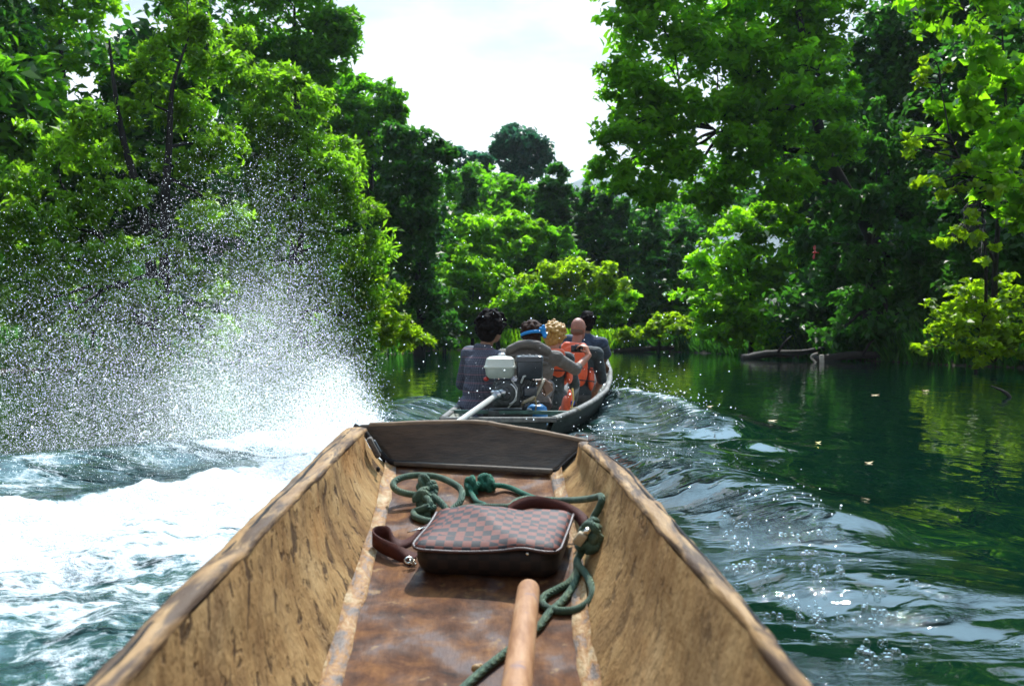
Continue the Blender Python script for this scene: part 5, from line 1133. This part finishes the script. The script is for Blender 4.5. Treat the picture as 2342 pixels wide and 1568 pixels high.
tree('vine_covered_tree', 'dark vine covered tree standing like a column above the left bank bend', 'tree',
  [lobe(955,330,58,50,42),lobe(940,400,70,60,42),lobe(985,400,50,60,42),lobe(950,480,70,80,42),lobe(960,580,65,80,42),lobe(965,680,60,70,42),lobe(905,320,40,45,42.5),lobe(1010,345,26,30,42),lobe(900,520,50,70,42.5),lobe(990,740,60,50,41.5)], L_dark, leaf=.22, dens=4.2, r0=.3, cr=.5, gap=.28, droop=.2)
# ---- middle distance
tree('emergent_tree', 'tall lone bluish tree with a rounded crown standing against the white sky', 'tree',
  [lobe(1190,312,48,34,86),lobe(1160,322,34,26,86),lobe(1224,330,32,30,86),lobe(1178,360,36,36,86),lobe(1212,372,34,30,86),lobe(1142,345,15,32,86),lobe(1243,352,14,30,86),lobe(1190,400,26,28,86),lobe(1165,395,14,26,86)], L_haze, leaf=.42, dens=3.2, r0=.5, cr=.8, gap=.36, droop=.25, base=(P(1195,600,86).x, 86))
tree('broadleaf_tree', 'pale thin crowned tree left of the tall lone tree', 'tree', [lobe(1085,365,32,24,78),lobe(1060,390,26,22,78),lobe(1108,385,20,26,78),lobe(1050,350,14,12,78)], L_haze, leaf=.36, dens=1.9, r0=.3, cr=.6, gap=.45)
tree('columnar_tree', 'small dark column shaped tree before the pale crowned tree', 'tree', [lobe(1072,405,17,22,62),lobe(1072,435,20,26,62),lobe(1070,465,17,22,62)], L_dark, leaf=.3, dens=4.5, r0=.2, cr=.5, gap=.2)
tree('broadleaf_tree', 'rounded hazy green tree below the tall lone tree', 'tree', [lobe(1150,425,55,30,68),lobe(1190,450,50,30,67),lobe(1110,455,45,32,66),lobe(1215,440,30,25,68)], L_mid, leaf=.34, dens=3.4, r0=.3, cr=.6)
tree('evergreen_tree', 'dark rugged tree right of the tall lone tree below the sky gap', 'tree', [lobe(1262,410,34,30,60),lobe(1275,450,42,38,60),lobe(1255,490,36,36,60),lobe(1285,510,38,40,60),lobe(1240,440,24,24,60),lobe(1270,390,16,14,60)], L_dark, leaf=.3, dens=4, r0=.3, cr=.5, gap=.33)
mid = [('broadleaf_tree','sunny yellow green tree above the middle of the bank', [lobe(1110,520,70,45,54),lobe(1180,510,60,40,54.5),lobe(1060,550,55,50,54),lobe(1150,570,70,45,53.5),lobe(1210,540,40,40,54)], L_bright, .26),
 ('shrub','lush light green bush hanging over the left end of the middle bank', [lobe(1070,620,60,50,51),lobe(1120,640,60,45,51),lobe(1060,690,60,45,50.5),lobe(1110,710,60,40,50.5),lobe(1030,640,40,45,51)], L_bright, .22),
 ('shrub','round green bush below the dark rugged tree', [lobe(1265,545,48,40,55),lobe(1290,590,45,40,55),lobe(1240,590,45,35,54.5),lobe(1215,610,40,30,54)], L_mid, .24),
 ('flat_topped_tree','flat topped yellow green tree leaning over the bank behind the passengers', [lobe(1310,622,90,28,50),lobe(1370,615,45,20,50),lobe(1250,650,70,30,50),lobe(1340,660,80,32,50),lobe(1400,650,30,24,50)], L_yellow, .20),
 ('shrub','low light green bush right behind the passengers', [lobe(1190,680,60,35,49),lobe(1250,700,70,35,49),lobe(1160,715,50,30,48.5),lobe(1310,710,70,40,49),lobe(1380,720,60,40,49.5),lobe(1420,690,40,30,50)], L_bright, .20),
 ('evergreen_tree','deep green tree filling the dark gap right of the middle bank', [lobe(1400,470,60,60,60),lobe(1470,520,70,60,60),lobe(1430,570,70,60,59),lobe(1510,600,60,70,58),lobe(1470,660,70,60,57),lobe(1560,560,60,60,59),lobe(1390,540,45,45,60),lobe(1360,460,40,40,61),lobe(1330,500,40,40,61)], L_dark, .28),
 ('shrub','small yellow bush low on the bank under the deep green tree', [lobe(1525,735,38,30,50),lobe(1500,755,40,22,50),lobe(1560,765,40,20,49),lobe(1450,765,40,20,50)], L_yellow, .18),
 ('shrub','dark bush on the left bend of the bank above the brown mud', [lobe(1000,740,50,40,50),lobe(1040,750,50,28,50),lobe(960,700,45,50,49),lobe(1090,755,40,24,50)], L_mid, .2)]
for nm, lab, lb, mt, lf in mid: tree(nm, lab, nm.replace('_',' ') if nm == 'shrub' else 'tree', lb, mt, leaf=lf, dens=3.6, r0=.14, cr=.45, gap=.34)
# ---- right bank
Yb = 33.0
def G(xd, yd, Y=Yb): return P(xd, yd, Y)
tree('spreading_tree', 'huge spreading tree leaning out from the right bank, dark trunk and long bent limb', 'tree',
  [lobe(1490,80,110,90,31),lobe(1440,200,80,70,30.5),lobe(1425,310,65,60,30),lobe(1400,400,55,45,30),lobe(1530,250,110,80,31),lobe(1560,370,100,60,31),lobe(1470,440,80,40,30.5),lobe(1620,130,120,100,32),lobe(1660,270,110,70,32),lobe(1560,-40,130,90,32),lobe(1720,10,130,100,33),lobe(1760,180,110,90,33),lobe(1670,400,90,60,32),lobe(1780,330,90,60,33),lobe(1860,100,110,110,34),lobe(1900,-60,130,90,34),lobe(1600,460,60,30,31.5),lobe(1450,-20,80,60,31),lobe(1850,240,90,60,31),lobe(1920,330,80,60,31),lobe(1800,420,70,45,31),lobe(1870,170,80,60,31.5),lobe(1700,330,60,40,31)],
  L_canopy, leaf=.20, ratio=.55, dens=4.0, r0=.34, cr=.55, gap=.32, base=(G(2020,820).x, 33.5),
  stems=[[(G(2020,820).x,33.5,.1), G(2000,560), G(1930,430), G(1880,320), G(1850,160), G(1825,20), G(1810,-120)], [G(1890,345), G(1830,345), G(1780,335), G(1720,315,32.6), G(1640,300,32), G(1560,230,31.4)], [G(1720,318,32.6), G(1690,250,32.2), G(1640,210,32)], [G(1840,120), G(1780,140), G(1700,180,32.5)]])
tree('bright_shrub', 'tall bright lime green shrub lit by the sun at the right river edge', 'shrub',
  [lobe(1700,520,75,60,40),lobe(1650,600,85,65,39.5),lobe(1740,600,80,70,40),lobe(1620,690,70,55,39),lobe(1700,700,90,60,39),lobe(1790,500,55,50,40.5),lobe(1640,760,80,36,38.5),lobe(1740,760,80,40,38.5),lobe(1800,440,40,50,41),lobe(1770,660,70,60,39.5)], L_bright, leaf=.24, dens=3.4, r0=.12, cr=.5, gap=.36)
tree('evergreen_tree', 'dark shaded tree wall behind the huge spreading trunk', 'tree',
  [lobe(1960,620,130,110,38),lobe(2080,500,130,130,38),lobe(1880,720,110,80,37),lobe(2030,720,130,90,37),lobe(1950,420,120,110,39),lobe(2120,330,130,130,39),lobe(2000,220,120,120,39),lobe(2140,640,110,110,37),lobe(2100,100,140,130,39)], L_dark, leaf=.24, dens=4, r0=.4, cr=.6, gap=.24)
tree('hanging_tree', 'dark leafy tree with drooping boughs over the right bank water', 'tree',
  [lobe(1990,660,90,60,32),lobe(2060,740,90,50,31),lobe(1930,760,80,36,32),lobe(2110,560,80,80,32),lobe(2090,410,90,80,33),lobe(2030,310,80,70,33),lobe(1965,590,50,60,31.5),lobe(1915,470,50,50,31.5),lobe(1850,560,50,40,31.5),lobe(1990,470,50,60,31.5)], L_dark, leaf=.2, dens=3, r0=.2, cr=.45, droop=.4, gap=.36)
bF = P(2272, 820, 19.5)
tree('broadleaf_tree', 'nearest tree at right with large sunlit leaves and thin dark stem', 'tree',
  [lobe(2230,60,130,90,18.5),lobe(2330,160,100,100,18.5),lobe(2140,20,80,70,19),lobe(2190,260,60,50,18.5),lobe(2300,300,90,60,18.5),lobe(2260,400,80,45,18),lobe(2120,330,50,40,18.5),lobe(2330,480,60,70,18.5),lobe(2210,-60,140,80,19),lobe(2250,200,90,50,19)],
  L_bright, leaf=.17, ratio=.6, dens=1.3, base=(P(2272,820,23.4).x, 23.4), stems=[[(P(2272,820,23.4).x,23.4,.2), P(2275,640,22.2), P(2285,480,20.5), P(2300,260,18.9), P(2290,40,18.8)], [P(2275,600,21.8), P(2230,500,20.0), P(2180,430,18.7)]], r0=.085, cr=.36, gap=.42, clump=22, upb=.3)
tree('sapling', 'slender sapling with yellowing leaves before the nearest right tree', 'tree',
  [lobe(2118,134,20,12,17.3),lobe(2105,176,18,15,17.8),lobe(2104,192,19,11,17.7),lobe(2166,156,14,15,17.6),lobe(2120,158,16,11,17.4),lobe(2154,357,19,9,17.7),lobe(2090,323,17,10,17.3),lobe(2083,356,22,15,17.4),lobe(2159,334,18,15,17.7),lobe(2073,325,18,12,17.5),lobe(2077,315,14,9,17.2),lobe(2197,378,22,14,17.5),lobe(2157,449,17,9,17.4),lobe(2138,413,18,10,17.4),lobe(2214,382,22,10,17.7),lobe(2124,356,17,11,17.7),lobe(2196,373,19,10,17.4),lobe(2183,438,15,11,17.6),lobe(2295,411,18,11,17.8),lobe(2273,442,23,14,17.7),lobe(2215,425,21,11,17.3),lobe(2225,486,19,13,17.2),lobe(2095,420,19,11,17.5),lobe(2142,422,17,9,17.2),lobe(2096,420,24,10,17.6),lobe(2155,444,19,9,17.3),lobe(2244,597,20,14,17.8),lobe(2236,544,20,12,17.2),lobe(2228,544,20,15,17.3),lobe(2196,523,18,10,17.5),lobe(2278,561,18,10,17.4),lobe(2216,505,15,13,17.4),lobe(2218,532,14,12,17.4),lobe(2161,554,23,10,17.4),lobe(2188,543,24,11,17.7),lobe(2312,398,24,15,17.4),lobe(2343,434,15,15,17.8),lobe(2346,400,14,12,17.7),lobe(2280,436,24,15,17.2)],
  L_yellow, leaf=.12, ratio=.65, dens=2.2, base=(P(2250,820,23).x, 23), stems=[[(P(2250,820,23).x,23,.2), P(2255,620,20.5), P(2240,460,18.4), P(2180,330,17.5), P(2150,190,17.5)]], r0=.045, cr=.34, gap=.46, clump=8, upb=.3, shell=.5)
tree('riverside_shrub', 'bright yellow green bush overhanging the water at the right edge', 'shrub',
  [lobe(2230,680,80,45,21.5),lobe(2190,740,85,50,21.5),lobe(2290,740,80,60,21.5),lobe(2140,795,60,26,21),lobe(2240,800,80,36,21.2),lobe(2330,690,60,60,22),lobe(2100,800,40,16,21),lobe(2330,800,60,40,21.5)],
  L_yellow, leaf=.115, ratio=.55, dens=2.2, r0=.06, cr=.24, gap=.44, clump=14, shell=.3)
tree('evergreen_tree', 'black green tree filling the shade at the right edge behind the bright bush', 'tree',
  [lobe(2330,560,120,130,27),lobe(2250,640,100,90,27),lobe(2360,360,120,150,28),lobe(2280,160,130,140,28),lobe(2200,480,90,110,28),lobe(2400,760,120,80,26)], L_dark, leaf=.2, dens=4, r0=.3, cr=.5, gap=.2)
# ---- forest wall behind both banks (each tree its own object)
def wood(X0, Y0, h, w, mt, lab, sd):
    rr = random.Random(sd); lb = []
    for k in range(9):
        z = h*(.18+.75*(k/8)); ww = w*(1-.35*(k/8)); lb.append(((X0+rr.uniform(-.5,.5)*ww, Y0+rr.uniform(-.4,.4)*ww, z), (ww*.55, ww*.5, h*.17)))
    return tree('forest_tree', lab, 'tree', lb, mt, leaf=.34, dens=3.3, r0=.3, cr=.8, gap=.28, group='forest trees behind the banks', seed=sd, limbs=False)
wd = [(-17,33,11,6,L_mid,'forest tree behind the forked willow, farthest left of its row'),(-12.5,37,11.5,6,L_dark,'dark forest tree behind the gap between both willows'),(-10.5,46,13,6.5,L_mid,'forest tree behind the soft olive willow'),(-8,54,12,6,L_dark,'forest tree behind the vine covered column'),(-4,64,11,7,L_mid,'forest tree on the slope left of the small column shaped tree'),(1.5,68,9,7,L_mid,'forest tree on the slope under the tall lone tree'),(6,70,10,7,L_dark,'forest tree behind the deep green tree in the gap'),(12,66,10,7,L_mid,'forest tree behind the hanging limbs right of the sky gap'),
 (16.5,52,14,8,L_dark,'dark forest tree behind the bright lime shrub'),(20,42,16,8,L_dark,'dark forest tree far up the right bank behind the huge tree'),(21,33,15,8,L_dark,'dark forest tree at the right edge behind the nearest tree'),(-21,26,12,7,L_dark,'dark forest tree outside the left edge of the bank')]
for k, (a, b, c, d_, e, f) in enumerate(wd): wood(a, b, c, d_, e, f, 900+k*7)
# ---- grass and ground cover along the waterline
def bank_cover(name, n, mat, label, ys, side, hgt_, sd):
    g = np.random.default_rng(sd); Yg = g.uniform(ys[0], ys[1], n); ed = np.interp(Yg, *( (RL[:,0], RL[:,1]) if side < 0 else (RR_[:,0], RR_[:,1]) )); off = g.uniform(-2.4, 3.0, n); Xg = ed+side*off
    if side == 0: Xg = g.uniform(-7, 10, n); Yg = g.uniform(55.5, 60, n)
    Zg = ground_h(Xg, Yg); k = (Zg > -.015) & (g.random(n) < np.exp(-np.maximum(0, Zg)*1.1)+.15); Xg, Yg, Zg = Xg[k], Yg[k], Zg[k]; n = len(Xg); h = hgt_*(.4+g.random(n)); w = .03+.05*g.random(n); a = g.uniform(0, 6.28, n); lx = g.normal(0, .35, n)*h; ly = g.normal(0, .35, n)*h
    b0 = np.stack([Xg-w*np.cos(a), Yg-w*np.sin(a), Zg-.02], -1); b1 = np.stack([Xg+w*np.cos(a), Yg+w*np.sin(a), Zg-.02], -1); t1 = np.stack([Xg+lx+w*.3, Yg+ly, Zg+h], -1); t0 = np.stack([Xg+lx-w*.3, Yg+ly, Zg+h*.95], -1)
    V = np.stack([b0, b1, t1, t0], 1).reshape(-1, 3); tag(mobj(name, V, np.arange(n*4).reshape(-1, 4), mat, None, False, {'tint': np.repeat(g.random(n), 4)}), label, 'grass', kind='stuff')
bank_cover('bank_grass', 16000, L_bright, 'low green grass along the far bank', (56, 58), 0, .5, 1)
bank_cover('bank_grass', 14000, L_dark, 'grass and weeds along the left bank edge', (18, 57), -1, .45, 2)
bank_cover('bank_grass', 42000, L_dark, 'grass and weeds along the shaded right bank edge', (18, 57), 1, .6, 3)
# ================================================================== AIR
def haze():
    m, nt, out = newmat('air_haze'); v = nd(nt, 'VolumePrincipled', {'Color': (.80,.90,1,1), 'Density': .0002, 'Anisotropy': .2}); nt.links.new(v.outputs[0], out.inputs['Volume']); return m
if 1:
    bm = bmesh.new(); bmesh.ops.create_cube(bm, size=1); me = bpy.data.meshes.new('haze'); 
    for v in bm.verts: v.co = Vector((v.co.x*7600, v.co.y*5600+1900, (v.co.z+.5)*620-30))
    bm.to_mesh(me); bm.free(); me.materials.append(haze()); o = link(bpy.data.objects.new('haze', me)); tag(o, kind='stuff')
